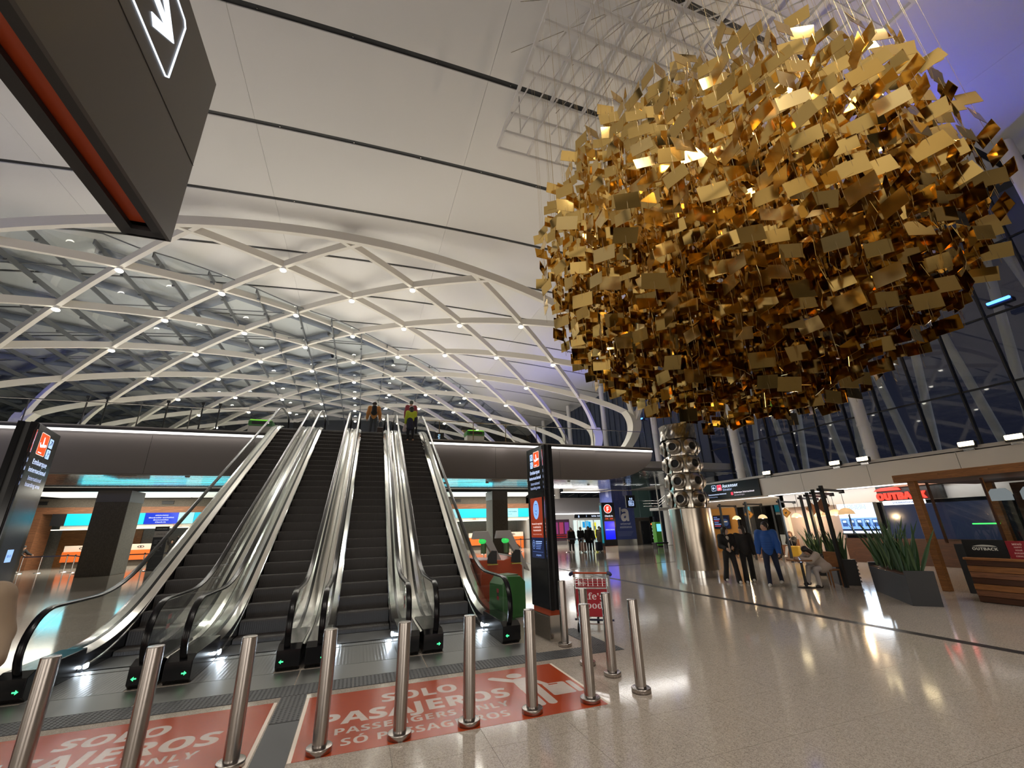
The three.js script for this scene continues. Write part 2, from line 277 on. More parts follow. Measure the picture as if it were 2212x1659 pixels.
// ---------------------------------------------------------------- hall under the slab: columns, slatted metal ceiling, light panels, desk front
{
  const col = (x, w, z, d, label) => {
    const t = thing('square_column', label, 'column', [x, 0, z], 0, undefined);
    part(t, 'shaft', boxUV(rbox(w, 4.5, d, 0.02, 0, 2.25, -d / 2), 1.5), M.concrete);
    part(t, 'front_cladding', rbox(w + 0.02, 3.86, 0.06, 0.01, 0, 1.93, 0.02), M.concreteDark);
    part(t, 'head', box(w + 0.04, 0.62, d + 0.05, 0, 4.18, -d / 2), M.fascia);
  };
  col(-13.3, 1.5, -30.6, 1.7, 'square concrete column under the upper floor, left of the escalators');
  col(9.75, 1.15, -30.6, 1.7, 'square concrete column under the upper floor, behind the orange kiosk');
  const slats = struct('slatted_ceiling');
  const slatM = std({ color: rgb(0.55, 0.56, 0.57), metalness: 1, roughness: 0.12 });
  for (let i = 0; i < 36; i++) { const z = -22.2 - i * 0.335; part(slats, 'slat', bar([-45, 5.0, z], [24, 5.0, z], 0.24, 0.03, [0, 1, i % 2 ? 0.03 : -0.03]), slatM); }
  for (let x = -38; x < 22; x += 2.9) part(slats, 'smoke_detector', cyl(0.10, 0.12, 0.08, 14, x, 4.95, -27.5 - ((x * 7) % 3)), M.greyPaint);
  const panels = thing('luminous_ceiling', 'row of slanted white luminous ceiling panels above the check in desks', 'light', [0, 4.78, 0]);
  for (let x = -22; x < 13; x += 4) { part(panels, 'light_panel', ext([[0, 0], [3.85, 0], [3.85 + 1.6, 5.6], [1.6, 5.6]], 0.04).rotateX(-Math.PI / 2).translate(x, 0, -34.4), glow(1.0, 0.95, 0.80, 0.82)); }
  part(panels, 'rim', join(bx(-24, 15, -0.05, 0.18, -34.36, -34.1)), M.black);
  for (const x of [-16, -6, 4, 13]) area([x, 4.72, -37], [x, 0, -37.01], 8, 4.8, [1, 0.94, 0.8], 3.2);
  const head = struct('wall_desk');
  part(head, 'beam', boxUV(bx(-46, 15.8, 4.12, 4.72, -41, -40.1), 2), M.concreteDark);
  part(head, 'beam', bx(-46, 15.8, 4.7, 5.3, -41, -40.2), M.black);
  for (let x = -21.5; x < 16; x += 3.75) part(head, 'vent', join(box(0.75, 0.2, 0.06, x, 4.4, -40.08), box(0.82, 0.03, 0.1, x, 4.53, -40.07)), M.black);
  part(head, 'wood_band', boxUV(bx(-24, 15.8, 3.67, 4.12, -41, -40.05), 1.5), M.brown);
  part(head, 'rear_wall', boxUV(bx(-46, 15.8, 0, 4.7, -43.4, -43), 2), M.concrete);
  part(head, 'side_wall', boxUV(bx(15.5, 15.8, 0, 4.7, -43.4, -40.1), 2), M.greyPaint); part(head, 'lintel', bx(-20.0, 15.8, 2.62, 2.87, -41, -40.05), M.cream);
  part(head, 'panel_left', boxUV(bx(-23.2, -21.2, 0, 3.67, -41.5, -40), 1.5), M.brown);
  part(head, 'panel_wood', boxUV(bx(-21.2, -16.2, 0, 2.62, -43, -42.9), 1.5), M.woodLight);
  part(head, 'glow_line', bx(-20.5, 15.6, 2.56, 2.62, -40.4, -40.1), glow(1, 0.95, 0.75, 1.6));
  const numT = (s) => canvasTex(256, 64, (g, w, h) => { g.fillStyle = '#d8c4b0'; g.fillRect(0, 0, w, h); text(g, s, w / 2, h / 2, 56, '#c04030'); });
  [[-16.6, '250'], [-13.2, '249'], [-9.0, '248'], [10.2, '238'], [5.6, '239']].forEach(([x, s]) => part(head, 'desk_number', new THREE.PlaneGeometry(0.85, 0.21).translate(x, 2.75, -40.03), printMat(numT(s))));
  const badge = canvasTex(256, 256, (g, w) => { g.fillStyle = '#4a3020'; g.fillRect(0, 0, w, w); g.fillStyle = '#8a3528'; g.beginPath(); g.arc(128, 128, 118, 0, 7); g.fill(); text(g, 'F', 128, 134, 170, '#d8b8a8'); });
  part(head, 'letter_badge', new THREE.CircleGeometry(0.42, 32).translate(-22.2, 3.15, -39.98), printMat(badge));
  // screens above the desks
  const cyan = glow(0.0, 0.62, 0.80, 1.0), pale = glow(0.42, 0.86, 0.92, 1.0);
  const blueT = (lines) => screenMat(canvasTex(512, 256, (g, w, h) => { g.fillStyle = '#0634c8'; g.fillRect(0, 0, w, h); lines.forEach((s, i) => text(g, s, 256, 60 + i * 52, i ? 40 : 34, '#e8f0ff', 'bold', 'center', 460)); }), 0.9);
  const noticeT = screenMat(canvasTex(512, 256, (g, w, h) => { g.fillStyle = '#a8ecf2'; g.fillRect(0, 0, w, h); text(g, 'Mostrador cerrado', 256, 96, 50, '#205868'); text(g, 'Counter closed', 256, 168, 36, '#205868', 'normal'); }), 0.95);
  const desk = thing('screen_band', 'row of cyan and blue information screens above the check in desks', 'screen', [0, 3.27, -39.99]);
  const cells = [[-20.6, -19.8, M.black], [-19.8, -15.2, cyan], [-15.2, -13.1, blueT(['AEROLINEAS', 'Mostrador exclusivo', 'Bienvenidos', 'Check-in'])], [-13.1, -12.1, pale], [-12.1, -8.9, cyan], [-8.9, -7.5, blueT(['', '', ''])], [-7.5, -5.4, blueT(['AEROLINEAS', 'Despacho', 'de equipaje'])], [-5.4, -1, cyan], [-1, 2, pale], [2, 7.5, cyan], [7.5, 8.6, pale], [8.6, 12.2, cyan], [12.2, 14.6, noticeT], [14.6, 15.7, cyan]];
  for (const [a, b, m] of cells) part(desk, 'screen', box(b - a - 0.03, 0.8, 0.06, (a + b) / 2, 0, 0), m);
  for (const [x, w] of [[-14, 11], [5, 14]]) area([x, 3.27, -39.9], [x, 3.0, -30], w, 0.8, [0.1, 0.72, 0.9], 2.4);
}

// ---------------------------------------------------------------- four escalators
const SL = Math.tan(30 * D2R), T0 = 9.75, T1 = T0 + HU / SL;
function ramp(t, w = 0.9) {                                            // height of the step line at distance t along the escalator
  const s = (u, k) => (u < -k ? 0 : u > k ? u : (u + k) * (u + k) / (4 * k));
  return SL * (s(t - T0, w) - s(t - T1, w));
}
const tGrid = (a, b, n) => Array.from({ length: n + 1 }, (_, i) => a + (b - a) * i / n);
function sweepT(profile, ts, closed = true) {                          // profile of [x, y above the step line], carried along t (z = -t)
  const m = profile.length, g = grid((u, v) => { const i = Math.round(u * (ts.length - 1)), j = Math.round(v * (closed ? m : m - 1)) % m, t = ts[i]; return [profile[j][0], ramp(t) + profile[j][1], -t]; }, ts.length - 1, closed ? m : m - 1);
  return hard(g, 30);
}
const tDk = (t) => 0.15 + ramp(t - 0.26, 1.1) - 0.0;               // the decks run a little higher than the step line at both ends
function sweepD(profile, ts) { const m = profile.length; return hard(grid((u, v) => { const i = Math.round(u * (ts.length - 1)), j = Math.round(v * m) % m, t = ts[i]; return [profile[j][0], tDk(t) + profile[j][1], -t]; }, ts.length - 1, m), 30); }
function escalator(label, labels) {
  const e = thing('escalator', label, 'escalator');
  const tDeck = tGrid(7.85, 23.3, 90);
  for (const s of [-1, 1]) {
    const P = (a) => a.map(([x, y]) => [s * x, y]);
    part(e, 'inner_deck', sweepD(P([[0.515, 0.10], [0.605, 0.165], [0.605, 0.14], [0.515, 0.075]]), tDeck), M.steelShiny);
    part(e, 'outer_deck', sweepD(P([[0.66, 0.165], [0.79, 0.165], [0.79, 0.13], [0.66, 0.13]]), tDeck), M.steelShiny);
    part(e, 'side_cover', sweepD(P([[0.79, 0.165], [0.85, 0.135], [0.85, 0.10], [0.79, 0.13]]), tDeck), M.steel);
    part(e, 'glass_channel', sweepD(P([[0.605, 0.175], [0.66, 0.175], [0.66, 0.02], [0.605, 0.02]]), tDeck), M.rubber);
    part(e, 'skirt_light', sweepT(P([[0.500, 0.085], [0.517, 0.102], [0.517, 0.07], [0.500, 0.06]]), tGrid(8.75, 22.6, 90)), M.chrome);
    { const ts = tGrid(8.3, 22.8, 80), pr = [[0.512, 1], [0.512, 0], [0.53, 0], [0.53, 1]]; part(e, 'skirt', hard(grid((u, v) => { const t = ts[Math.round(u * 80)], q = pr[Math.round(v * 4) % 4]; return [s * q[0], q[1] ? tDk(t) + 0.09 : ramp(t) - 0.45, -t]; }, 80, 4), 30), M.blackGloss); }
    // glass, in panes that follow the incline, with rounded newel ends
    const hand = (t) => ramp(t, 0.75) + 0.985;
    const joints = [8.05, 10.2]; for (let t = 12.1; t < 21.5; t += 1.9) joints.push(t); joints.push(22.9);
    for (let i = 0; i + 1 < joints.length; i++) { const ts = tGrid(joints[i] + 0.003, joints[i + 1] - 0.003, 14); part(e, 'glass_pane', grid((u, v) => { const t = ts[Math.round(u * 14)]; return [s * 0.632, tDk(t) + 0.17 + (hand(t) - tDk(t) - 0.17) * v, -t]; }, 14, 1), M.glass); }
    const endGlass = (t0, dir, y0) => { const pts = [[0, 0.32]]; for (let k = 0; k <= 12; k++) { const a = -0.5 + k / 12 * (Math.PI / 2 + 0.5); pts.push([0.42 * Math.cos(a) * 1.0, 0.565 + 0.42 * Math.sin(a)]); } pts.push([0, 0.985]); return new THREE.ShapeGeometry(shape(pts)).rotateY(dir > 0 ? -Math.PI / 2 : Math.PI / 2).translate(s * 0.632, y0, -t0); };
    part(e, 'glass_pane', endGlass(8.05, 1, 0), M.glass); part(e, 'glass_pane', endGlass(22.9, -1, HU), M.glass);
    // handrail: up from the newel, round the front, along the incline and round the top
    const path = [];
    for (let k = 0; k <= 14; k++) { const a = -1.25 + k / 14 * (Math.PI / 2 + 1.25); path.push([8.05 - 0.44 * Math.cos(a), 0.565 + 0.44 * Math.sin(a)]); }
    for (const t of tGrid(8.25, 22.7, 64)) path.push([t, hand(t) + 0.02]);
    for (let k = 0; k <= 14; k++) { const a = Math.PI / 2 - k / 14 * (Math.PI / 2 + 1.25); path.push([22.9 + 0.44 * Math.cos(a), HU + 0.565 + 0.44 * Math.sin(a)]); }
    const sec = [[-0.044, 0], [-0.04, 0.018], [-0.02, 0.028], [0.02, 0.028], [0.04, 0.018], [0.044, 0], [0.036, -0.012], [-0.036, -0.012]];
    const N = path.length, rail = grid((u, v) => {
      const i = Math.round(u * (N - 1)), a = path[Math.max(0, i - 1)], b = path[Math.min(N - 1, i + 1)]; let dx = b[0] - a[0], dy = b[1] - a[1]; const L = Math.hypot(dx, dy); dx /= L; dy /= L;
      const q = sec[Math.round(v * 8) % 8]; return [s * 0.632 + q[0], path[i][1] + dx * q[1], -(path[i][0] - dy * q[1])];
    }, N - 1, 8);
    part(e, 'handrail', hard(rail, 40), M.rubber);
    // newel base: black box with rounded nose, and its green arrow
    const nb = part(e, 'newel_base', ext([[7.74, 0], [7.66, 0.06], [7.66, 0.26], [7.78, 0.315], [8.9, 0.315], [8.9, 0]], 0.30, 0.01).rotateY(Math.PI / 2).translate(s * 0.665 - 0.15, 0.005, 0).scale(1, 1, 1), M.blackGloss);
    part(nb, 'arrow_light', ext([[0, 0.03], [0.025, 0], [0.008, 0], [0.008, -0.03], [-0.008, -0.03], [-0.008, 0], [-0.025, 0]], 0.004).rotateZ(s > 0 ? Math.PI / 2 : -Math.PI / 2).translate(s * 0.58, 0.13, -7.645), glow(0.05, 0.9, 0.25, 1.6));
    const lamp = part(e, 'comb_lamp', rbox(0.035, 0.075, 0.10, 0.017, s * 0.50, 0.075, -8.98), glow(0.75, 0.88, 1.0, 5));
    part(lamp, 'bezel', rbox(0.03, 0.10, 0.13, 0.015, s * 0.512, 0.075, -9.0), M.black);
    const pl = new THREE.PointLight(rgb(0.75, 0.88, 1.0), 0.35); pl.position.set(s * 0.45, 0.07, -8.93); pl.shadow.radius = 1; e.add(pl);
  }
  // steps: every tread with its own riser
  const stepG = (h) => { const y0 = -0.45; return boxUV(ext([[0, -h], [0.012, -0.02], [0.03, 0], [0.405, 0], [0.405, -0.05], [0.05, -h]], 1.0).rotateY(Math.PI / 2).translate(-0.5, 0, 0), 0.144); };
  const full = stepG(0.24), low = stepG(0.1);
  for (let i = -2; i < 30; i++) {
    const t = T0 + 0.4 * i, y = i < 0 ? -0.005 : Math.min(0.231 * (i + 0.45) - 0.02, HU - 0.004);
    part(e, 'step', i < 0 ? low : full, M.step, [0, y, -t]);
  }
  part(e, 'comb_plate', boxUV(bx(-0.5, 0.5, -0.01, 0.012, -8.96, -8.72), 0.144), M.plateRib);
  part(e, 'landing_plate', boxUV(bx(-0.5, 0.5, -0.02, 0.006, -8.71, -7.62), 0.2), M.plateRib);
  part(e, 'landing_plate', boxUV(bx(-0.845, 0.845, -0.02, 0.006, -7.61, -6.96), 0.8), M.plate);
  part(e, 'upper_plate', bx(-0.5, 0.5, HU - 0.02, HU + 0.008, -23.4, -21.75), M.plateRib);
  const tt = tGrid(8.9, 21.95, 70), low2 = (t) => Math.max(0.002, ramp(t) - 0.95);
  part(e, 'truss', hard(grid((u, v) => { const t = tt[Math.round(u * 70)], k = Math.round(v * 4) % 4, x = k === 0 || k === 3 ? -0.83 : 0.83, y = k < 2 ? low2(t) : Math.max(low2(t) + 0.01, ramp(t) - 0.30); return [x, y, -t]; }, 70, 4), 30), M.black);
  labels?.(e);
  return e;
}
const ESC = [-3.18, -1.47, 0.24, 1.95];
{
  const e = escalator('leftmost of the four dark escalators, its long glass side facing the check in hall', null);
  e.position.x = ESC[0];
  const LE = [e, copyOf(e, 'escalator', 'second escalator from the left, empty, with black steps up to the top', [ESC[1], 0, 0]), copyOf(e, 'escalator', 'third escalator from the left, the backpack man rides near its top', [ESC[2], 0, 0]), copyOf(e, 'escalator', 'rightmost escalator beside the orange wrapping kiosk, with riders near the top', [ESC[3], 0, 0])];
  const sticker = () => canvasTex(128, 160, (g, w, h) => { g.fillStyle = '#8c1a28'; g.fillRect(0, 0, w, h); g.fillStyle = '#141414'; g.fillRect(0, 58, w, 50); });
  const sm = printMat(sticker());
  const put = (k, s, t, y) => part(LE[k], 'warning_sticker', new THREE.PlaneGeometry(0.13, 0.19).rotateY(s > 0 ? -Math.PI / 2 : Math.PI / 2).translate(s * (0.632 - s * 0.004 * s), y, -t), std({ ...{}, map: sm.map, roughness: 0.4, side: THREE.DoubleSide }));
  put(3, 1, 8.32, 0.68); put(2, 1, 8.32, 0.68); put(1, 1, 8.32, 0.68); put(0, 1, 8.32, 0.68);
  const picto = canvasTex(256, 96, (g, w, h) => { g.fillStyle = '#c8c8c4'; g.fillRect(0, 0, w, h); for (let i = 0; i < 4; i++) { g.strokeStyle = '#3a4a7a'; g.lineWidth = 5; g.beginPath(); g.arc(36 + i * 61, 48, 24, 0, 7); g.stroke(); g.fillStyle = '#333'; g.beginPath(); g.arc(36 + i * 61, 38, 5, 0, 7); g.fill(); g.fillRect(32 + i * 61, 44, 8, 20); } });
  part(LE[3], 'pictogram_label', new THREE.PlaneGeometry(0.36, 0.075).rotateZ(Math.PI / 2).rotateX(-Math.PI / 2).rotateZ(0.62).translate(0.558, 0.1375, -8.18), printMat(picto));
}

// ---------------------------------------------------------------- tactile paving
{
  const t = struct('tactile_paving');
  const dome = new THREE.CylinderGeometry(0.009, 0.014, 0.006, 8, 1).translate(0, 0.010, 0);
  const tile = (x0, x1, z0, z1) => { part(t, 'tactile_tile', bx(x0 + 0.002, x1 - 0.002, -0.01, 0.007, z0 + 0.002, z1 - 0.002), M.tactile); };
  const studs = [];
  const fill = (x0, x1, z0, z1) => { const n = Math.round((x1 - x0) / 0.05), m = Math.round((z1 - z0) / 0.05); for (let i = 0; i < n; i++) for (let j = 0; j < m; j++) studs.push([x0 + (i + 0.5) * (x1 - x0) / n, z0 + (j + 0.5) * (z1 - z0) / m]); };
  for (let x = -4.3; x < 4.05; x += 0.4) { const b = Math.min(4.1, x + 0.4); tile(x, b, -6.95, -6.56); fill(x, b, -6.95, -6.56); }
  for (let z = -8.2; z < -6.97; z += 0.31) { tile(3.74, 4.06, z, z + 0.31); fill(3.74, 4.06, z, z + 0.31); }
  for (let z = -6.55; z < -5.75; z += 0.4) { tile(-0.71, -0.42, z, z + 0.4); fill(-0.71, -0.42, z, z + 0.4); }
  const im = new THREE.InstancedMesh(dome, M.tactile, studs.length), m4 = new THREE.Matrix4(); studs.forEach(([x, z], i) => im.setMatrixAt(i, m4.makeTranslation(x, 0, z)));
  im.name = 'tactile_studs'; im.userData = { kind: 'stuff' }; t.add(im);
  struct('trim_4', bx(-0.71, -0.42, -0.01, 0.004, -5.74, -2.5), M.tactile);
}
// ---------------------------------------------------------------- red floor stickers
{
  const decal = (w, d, draw) => canvasTex(1024, Math.round(1024 * d / w), draw);
  const lines = (g, cx, k, s) => { const c = '#c9bcb4'; text(g, 'SOLO', cx, 118 * k, 130 * s, c, '900'); text(g, 'PASAJEROS', cx - 20, 250 * k, 150 * s, c, '900', 'center', 690); text(g, 'PASSENGERS ONLY', cx - 10, 352 * k, 76 * s, c, 'bold', 'center', 600); text(g, 'SÓ PASSAGEIROS', cx - 10, 432 * k, 76 * s, c, 'bold', 'center', 600); };
  const wear = (g, w, h) => { for (let i = 0; i < 260; i++) { g.strokeStyle = `rgba(70,25,15,${rr(0.05, 0.25)})`; g.lineWidth = rr(0.6, 1.8); const x = rr(0, w), y = rr(0, h); g.beginPath(); g.moveTo(x, y); g.lineTo(x + rr(-50, 50), y + rr(-20, 20)); g.stroke(); } for (let i = 0; i < 900; i++) { g.fillStyle = `rgba(120,50,35,${rr(0.05, 0.2)})`; g.fillRect(rr(0, w), rr(0, h), rr(1, 4), rr(1, 4)); } };
  const base = (g, w, h) => { g.fillStyle = '#a8421f'; g.fillRect(0, 0, w, h); };
  const t1 = decal(3.12, 1.58, (g, w, h) => {
    base(g, w, h); lines(g, 410, 1.03, 0.9); const c = '#c9bcb4'; g.fillStyle = c;
    g.beginPath(); g.ellipse(815, 92, 34, 30, 0, 0, 7); g.fill();                         // traveller: head, waving arm, body, legs
    g.lineCap = 'round'; g.strokeStyle = c; g.lineWidth = 36; g.beginPath(); g.moveTo(800, 160); g.lineTo(716, 92); g.stroke();
    rrect(g, 786, 130, 84, 150, 26, c); g.lineWidth = 36; g.beginPath(); g.moveTo(806, 270); g.lineTo(806, 418); g.stroke(); g.beginPath(); g.moveTo(852, 270); g.lineTo(852, 418); g.stroke();
    g.lineWidth = 26; g.beginPath(); g.moveTo(862, 156); g.lineTo(898, 236); g.stroke();
    rrect(g, 884, 238, 96, 128, 12, c); rrect(g, 988, 238, 24, 128, 10, c); g.fillStyle = '#a8421f'; g.fillRect(908, 246, 40, 10); wear(g, w, h);
  });
  const t0 = decal(3.12, 1.52, (g, w, h) => { base(g, w, h); lines(g, 590, 1.0, 0.9); wear(g, w, h); });
  const mk = (x0, x1, z0, z1, t, label) => { const s = thing('floor_sticker', label, 'sticker', [(x0 + x1) / 2, 0.0005, (z0 + z1) / 2]); part(s, 'print', boxUVtop(x1 - x0, z1 - z0, 0.0012), printMat(t, 0.22)); for (const [a, b] of [[x0 - x1, x1 - x0]]) part(s, 'border', join(box(0.035, 0.001, z1 - z0, a / 2 - 0.017, 0.0006, 0), box(0.035, 0.001, z1 - z0, b / 2 + 0.017, 0.0006, 0)), M.cream); return s; };
  function boxUVtop(w, d, h) { const g = box(w, h, d, 0, h / 2, 0), p = g.attributes.position, uv = g.attributes.uv; for (let i = 0; i < p.count; i++) uv.setXY(i, p.getX(i) / w + 0.5, 0.5 - p.getZ(i) / d); return g; }
  mk(-0.38, 2.74, -6.40, -4.82, t1, 'red floor sticker with passenger text and a traveller pictogram');
  mk(-3.88, -0.76, -6.40, -4.88, t0, 'red floor sticker with passenger text at the bottom left corner');
}
// ---------------------------------------------------------------- bollards
{
  const b0 = thing('bollard', '', 'bollard', [0, 0, 0], 0, 'brushed steel bollards in front of the escalators');
  part(b0, 'post', new THREE.LatheGeometry([[0, 0.975], [0.058, 0.975], [0.063, 0.968], [0.063, 0.03], [0.063, 0.0]].reverse().map((p) => new THREE.Vector2(...p)), 36), M.bollard);
  part(b0, 'flange', new THREE.LatheGeometry([[0.063, 0], [0.112, 0], [0.112, 0.045], [0.106, 0.05], [0.063, 0.05]].map((p) => new THREE.Vector2(...p)), 36), M.bollard);
  const spots = [[-0.86, -4.95, 'steel bollard standing on the right edge of the cut off red sticker'], [-2.25, -4.9, 'leftmost steel bollard, at the bottom left corner of the picture'], [-1.56, -4.91, 'second steel bollard from the left, over the letters of the left sticker'], [-0.17, -4.93, 'steel bollard on the left corner of the complete red sticker'], [0.53, -4.93, 'steel bollard between the two halves of the word solo'], [1.21, -4.94, 'steel bollard over the end of the word pasajeros'], [1.90, -4.95, 'steel bollard covering the traveller pictogram on the red sticker'], [2.60, -4.96, 'steel bollard on the right corner of the complete red sticker'], [3.28, -4.97, 'rightmost steel bollard, alone on the bare stone floor'], [3.28, -5.59, 'steel bollard just behind the rightmost one, before the cart'], [3.21, -6.12, 'steel bollard mostly hidden behind another, over the cart sign'], [3.36, -7.15, 'steel bollard beside the base of the right information totem']];
  spots.forEach(([x, z, l], i) => (i ? copyOf(b0, 'bollard', l, [x, 0, z]) : (b0.position.set(x, 0, z), (b0.userData.label = l))));
}
// ---------------------------------------------------------------- two information totems beside the escalators
{
  const plane = (g, x, y, s, c) => { g.save(); g.translate(x, y); g.scale(s, s); g.fillStyle = c; g.beginPath(); g.moveTo(-52, -8); g.quadraticCurveTo(-46, 18, -30, 22); g.lineTo(44, 10); g.quadraticCurveTo(62, 4, 56, -8); g.quadraticCurveTo(50, -14, 30, -8); g.lineTo(14, -6); g.lineTo(2, -56); g.lineTo(-12, -54); g.lineTo(-10, -2); g.lineTo(-32, 2); g.lineTo(-42, -14); g.closePath(); g.fill(); g.fillRect(-44, 52, 58, 8); g.restore(); };
  const draw = (mirror, ad) => (g, w, h) => {
    g.fillStyle = '#050506'; g.fillRect(0, 0, w, h);
    const X = (x, ww) => (mirror ? w - x - ww : x);
    rrect(g, X(90, 170), 50, 170, 190, 16, '#ff4a10', '#ffd8cc', 6); plane(g, X(90, 170) + 85, 150, 1.25, '#efe8ff');
    rrect(g, X(282, 84), 66, 84, 84, 10, '#a9c8ff'); rrect(g, X(282, 84), 164, 84, 84, 10, '#a9c8ff');
    g.strokeStyle = '#10204a'; g.lineWidth = 8; const ax = X(282, 84); g.beginPath(); const dir = mirror ? -1 : 1, cx = ax + 42; g.moveTo(cx - 20 * dir, 128); g.lineTo(cx + 20 * dir, 88); g.moveTo(cx - 10 * dir, 86); g.lineTo(cx + 22 * dir, 86); g.lineTo(cx + 22 * dir, 118); g.stroke();
    g.lineWidth = 5; g.beginPath(); g.moveTo(cx - 32 * dir, 232); g.lineTo(cx - 12 * dir, 232); g.lineTo(cx + 14 * dir, 196); g.lineTo(cx + 32 * dir, 196); g.stroke(); g.beginPath(); g.arc(cx, 180, 6, 0, 7); g.fillStyle = '#10204a'; g.fill(); g.fillRect(cx - 4, 188, 8, 22);
    text(g, 'Embarque', w / 2, 306, 66, '#c6d6ff', 'bold', 'center', 300); text(g, 'internacional', w / 2, 376, 66, '#c6d6ff', 'bold', 'center', 350); text(g, 'International', w / 2, 446, 48, '#b4c4f4', 'normal', 'center', 270); text(g, 'boarding area', w / 2, 500, 48, '#b4c4f4', 'normal', 'center', 290);
    if (ad) {
      g.fillStyle = '#7d2c18'; g.fillRect(60, 620, 350, 470); g.fillStyle = '#7aa4ea'; g.beginPath(); g.ellipse(225, 765, 84, 112, 0, 0, 7); g.fill(); g.strokeStyle = '#1c2c58'; g.lineWidth = 6; g.strokeRect(196, 700, 60, 80); g.beginPath(); g.moveTo(190, 800); g.lineTo(230, 830); g.lineTo(262, 790); g.stroke();
      text(g, 'Personal de seguridad', 235, 930, 34, '#e8c8c0', 'bold', 'center', 300); text(g, 'te solicitará la', 235, 968, 34, '#e8c8c0', 'bold', 'center', 220); text(g, 'documentación', 235, 1006, 34, '#e8c8c0', 'bold', 'center', 230); text(g, 'Have your documents ready', 235, 1050, 20, '#d8a8a0', 'normal', 'center', 280);
      g.fillStyle = '#131c38'; g.fillRect(60, 1090, 350, 230); g.strokeStyle = '#7fa0e0'; g.lineWidth = 5; g.beginPath(); g.ellipse(120, 1170, 34, 48, 0, 0, 7); g.stroke(); g.strokeRect(106, 1145, 28, 45); for (let i = 0; i < 5; i++) { g.fillStyle = i < 2 ? '#9ab4ec' : '#5a74b4'; g.fillRect(180, 1130 + i * 20, 180 - i * 12, 9); } g.fillRect(80, 1250, 300, 3); text(g, 'aeropuerto', 250, 1288, 26, '#7fa0e0');
    } else { g.fillStyle = '#0d141c'; g.fillRect(60, 620, 350, 700); rrect(g, 190, 1030, 110, 100, 4, '#8fb4ee'); text(g, 'Wi-Fi', 245, 1082, 30, '#3a5a9a'); }
  };
  const build = (label, mirror, ad, W = 0.72) => {
    const t = thing('information_totem', label, 'totem'), H = 2.90, y0 = 0.48;   // x along the screen, +z out of it
    part(t, 'body', rbox(W, H, 0.20, 0.012, 0, y0 + H / 2, -0.11), M.black);
    part(t, 'edge_trim', join(box(0.03, H, 0.06, W / 2 + 0.012, y0 + H / 2, -0.05), box(0.03, H, 0.06, W / 2 + 0.012, y0 + H / 2, -0.17), box(0.03, H, 0.06, -W / 2 - 0.012, y0 + H / 2, -0.05), box(0.03, H, 0.06, -W / 2 - 0.012, y0 + H / 2, -0.17)), M.blackGloss);
    part(t, 'screen', box(W - 0.04, H - 0.04, 0.012, 0, y0 + H / 2, -0.004), screenMat(canvasTex(470, 1840, draw(mirror, ad)), 0.95));
    part(t, 'orange_collar', box(W - 0.05, 0.08, 0.17, 0, 0.44, -0.11), M.orangeDark);
    const b = part(t, 'plinth', box(W - 0.02, 0.40, 0.24, 0, 0.20, -0.11), M.steelShiny);
    part(b, 'plinth_front', box(W - 0.06, 0.36, 0.012, 0, 0.20, 0.012), M.concreteDark);
    return t;
  };
  const R = build('black information totem with an orange advert, right of the escalators', true, true);
  R.position.set(3.225, 0, -7.8); R.rotation.y = -1.50;
  const L = build('black information totem with dark lower screen, left of the escalators', false, false, 0.92);
  L.position.set(-4.31, 0, -7.75); L.rotation.y = 1.81;
}
// ---------------------------------------------------------------- overhead sign box, top left
{
  const s = thing('overhead_sign', 'long dark overhead sign box with orange slot underneath, top left corner', 'sign', [-1.26, 3.6, -2.74]);
  const L = 5.6, W = 0.24, H = 1.39;
  part(s, 'side_panel', box(0.02, H, L, -0.01, H / 2, L / 2), std({ color: rgb(0.055, 0.05, 0.045), roughness: 0.35 }));
  part(s, 'side_panel', box(0.02, H, L, -W + 0.01, H / 2, L / 2), M.black);
  part(s, 'end_panel', box(W - 0.04, H, 0.02, -W / 2, H / 2, 0.01), M.black);
  part(s, 'top_panel', box(W - 0.04, 0.02, L, -W / 2, H - 0.01, L / 2), M.black);
  part(s, 'lower_frame', join(box(0.05, 0.03, L, -0.045, 0.015, L / 2), box(0.05, 0.03, L, -W + 0.045, 0.015, L / 2), box(W - 0.04, 0.03, 0.07, -W / 2, 0.015, 0.045)), M.black);
  part(s, 'orange_inset', box(0.12, 0.02, L - 0.1, -W / 2, 0.05, L / 2 + 0.05), M.orangeDark);
  part(s, 'panel_seam', box(0.003, 0.004, L, 0.0015, 0.62, L / 2), M.black);
  // lit arrow in a lit rounded square (local z runs towards the viewer, y up)
  const lit = glow(0.80, 0.88, 1.0, 1.15);
  part(s, 'arrow', ext([[-0.555, 0.98], [-0.74, 1.13], [-0.785, 1.085], [-0.67, 1.005], [-0.93, 1.005], [-0.93, 0.955], [-0.67, 0.955], [-0.785, 0.875], [-0.74, 0.83]], 0.006).rotateY(Math.PI / 2), lit);
  const ring = shape([[-0.53, 0.74], [-0.97, 0.74], [-0.99, 0.76], [-0.99, 1.21], [-0.97, 1.23], [-0.53, 1.23], [-0.50, 1.20], [-0.50, 0.77]]), k = 0.008;
  ring.holes.push(new THREE.Path([[-0.533, 0.74 + k], [-0.97, 0.74 + k], [-0.99 + k, 0.76], [-0.99 + k, 1.21], [-0.97, 1.23 - k], [-0.533, 1.23 - k], [-0.50 - k, 1.197], [-0.50 - k, 0.773]].map((p) => new THREE.Vector2(...p))));
  part(s, 'outline', ext(ring, 0.006).rotateY(Math.PI / 2), lit);
  for (const z of [3.4, 5.2]) part(s, 'hanger', rod([-W / 2, H, z], [-W / 2, ceilY(-1.3) - 3.6, z], 0.02, 8), M.black);
}
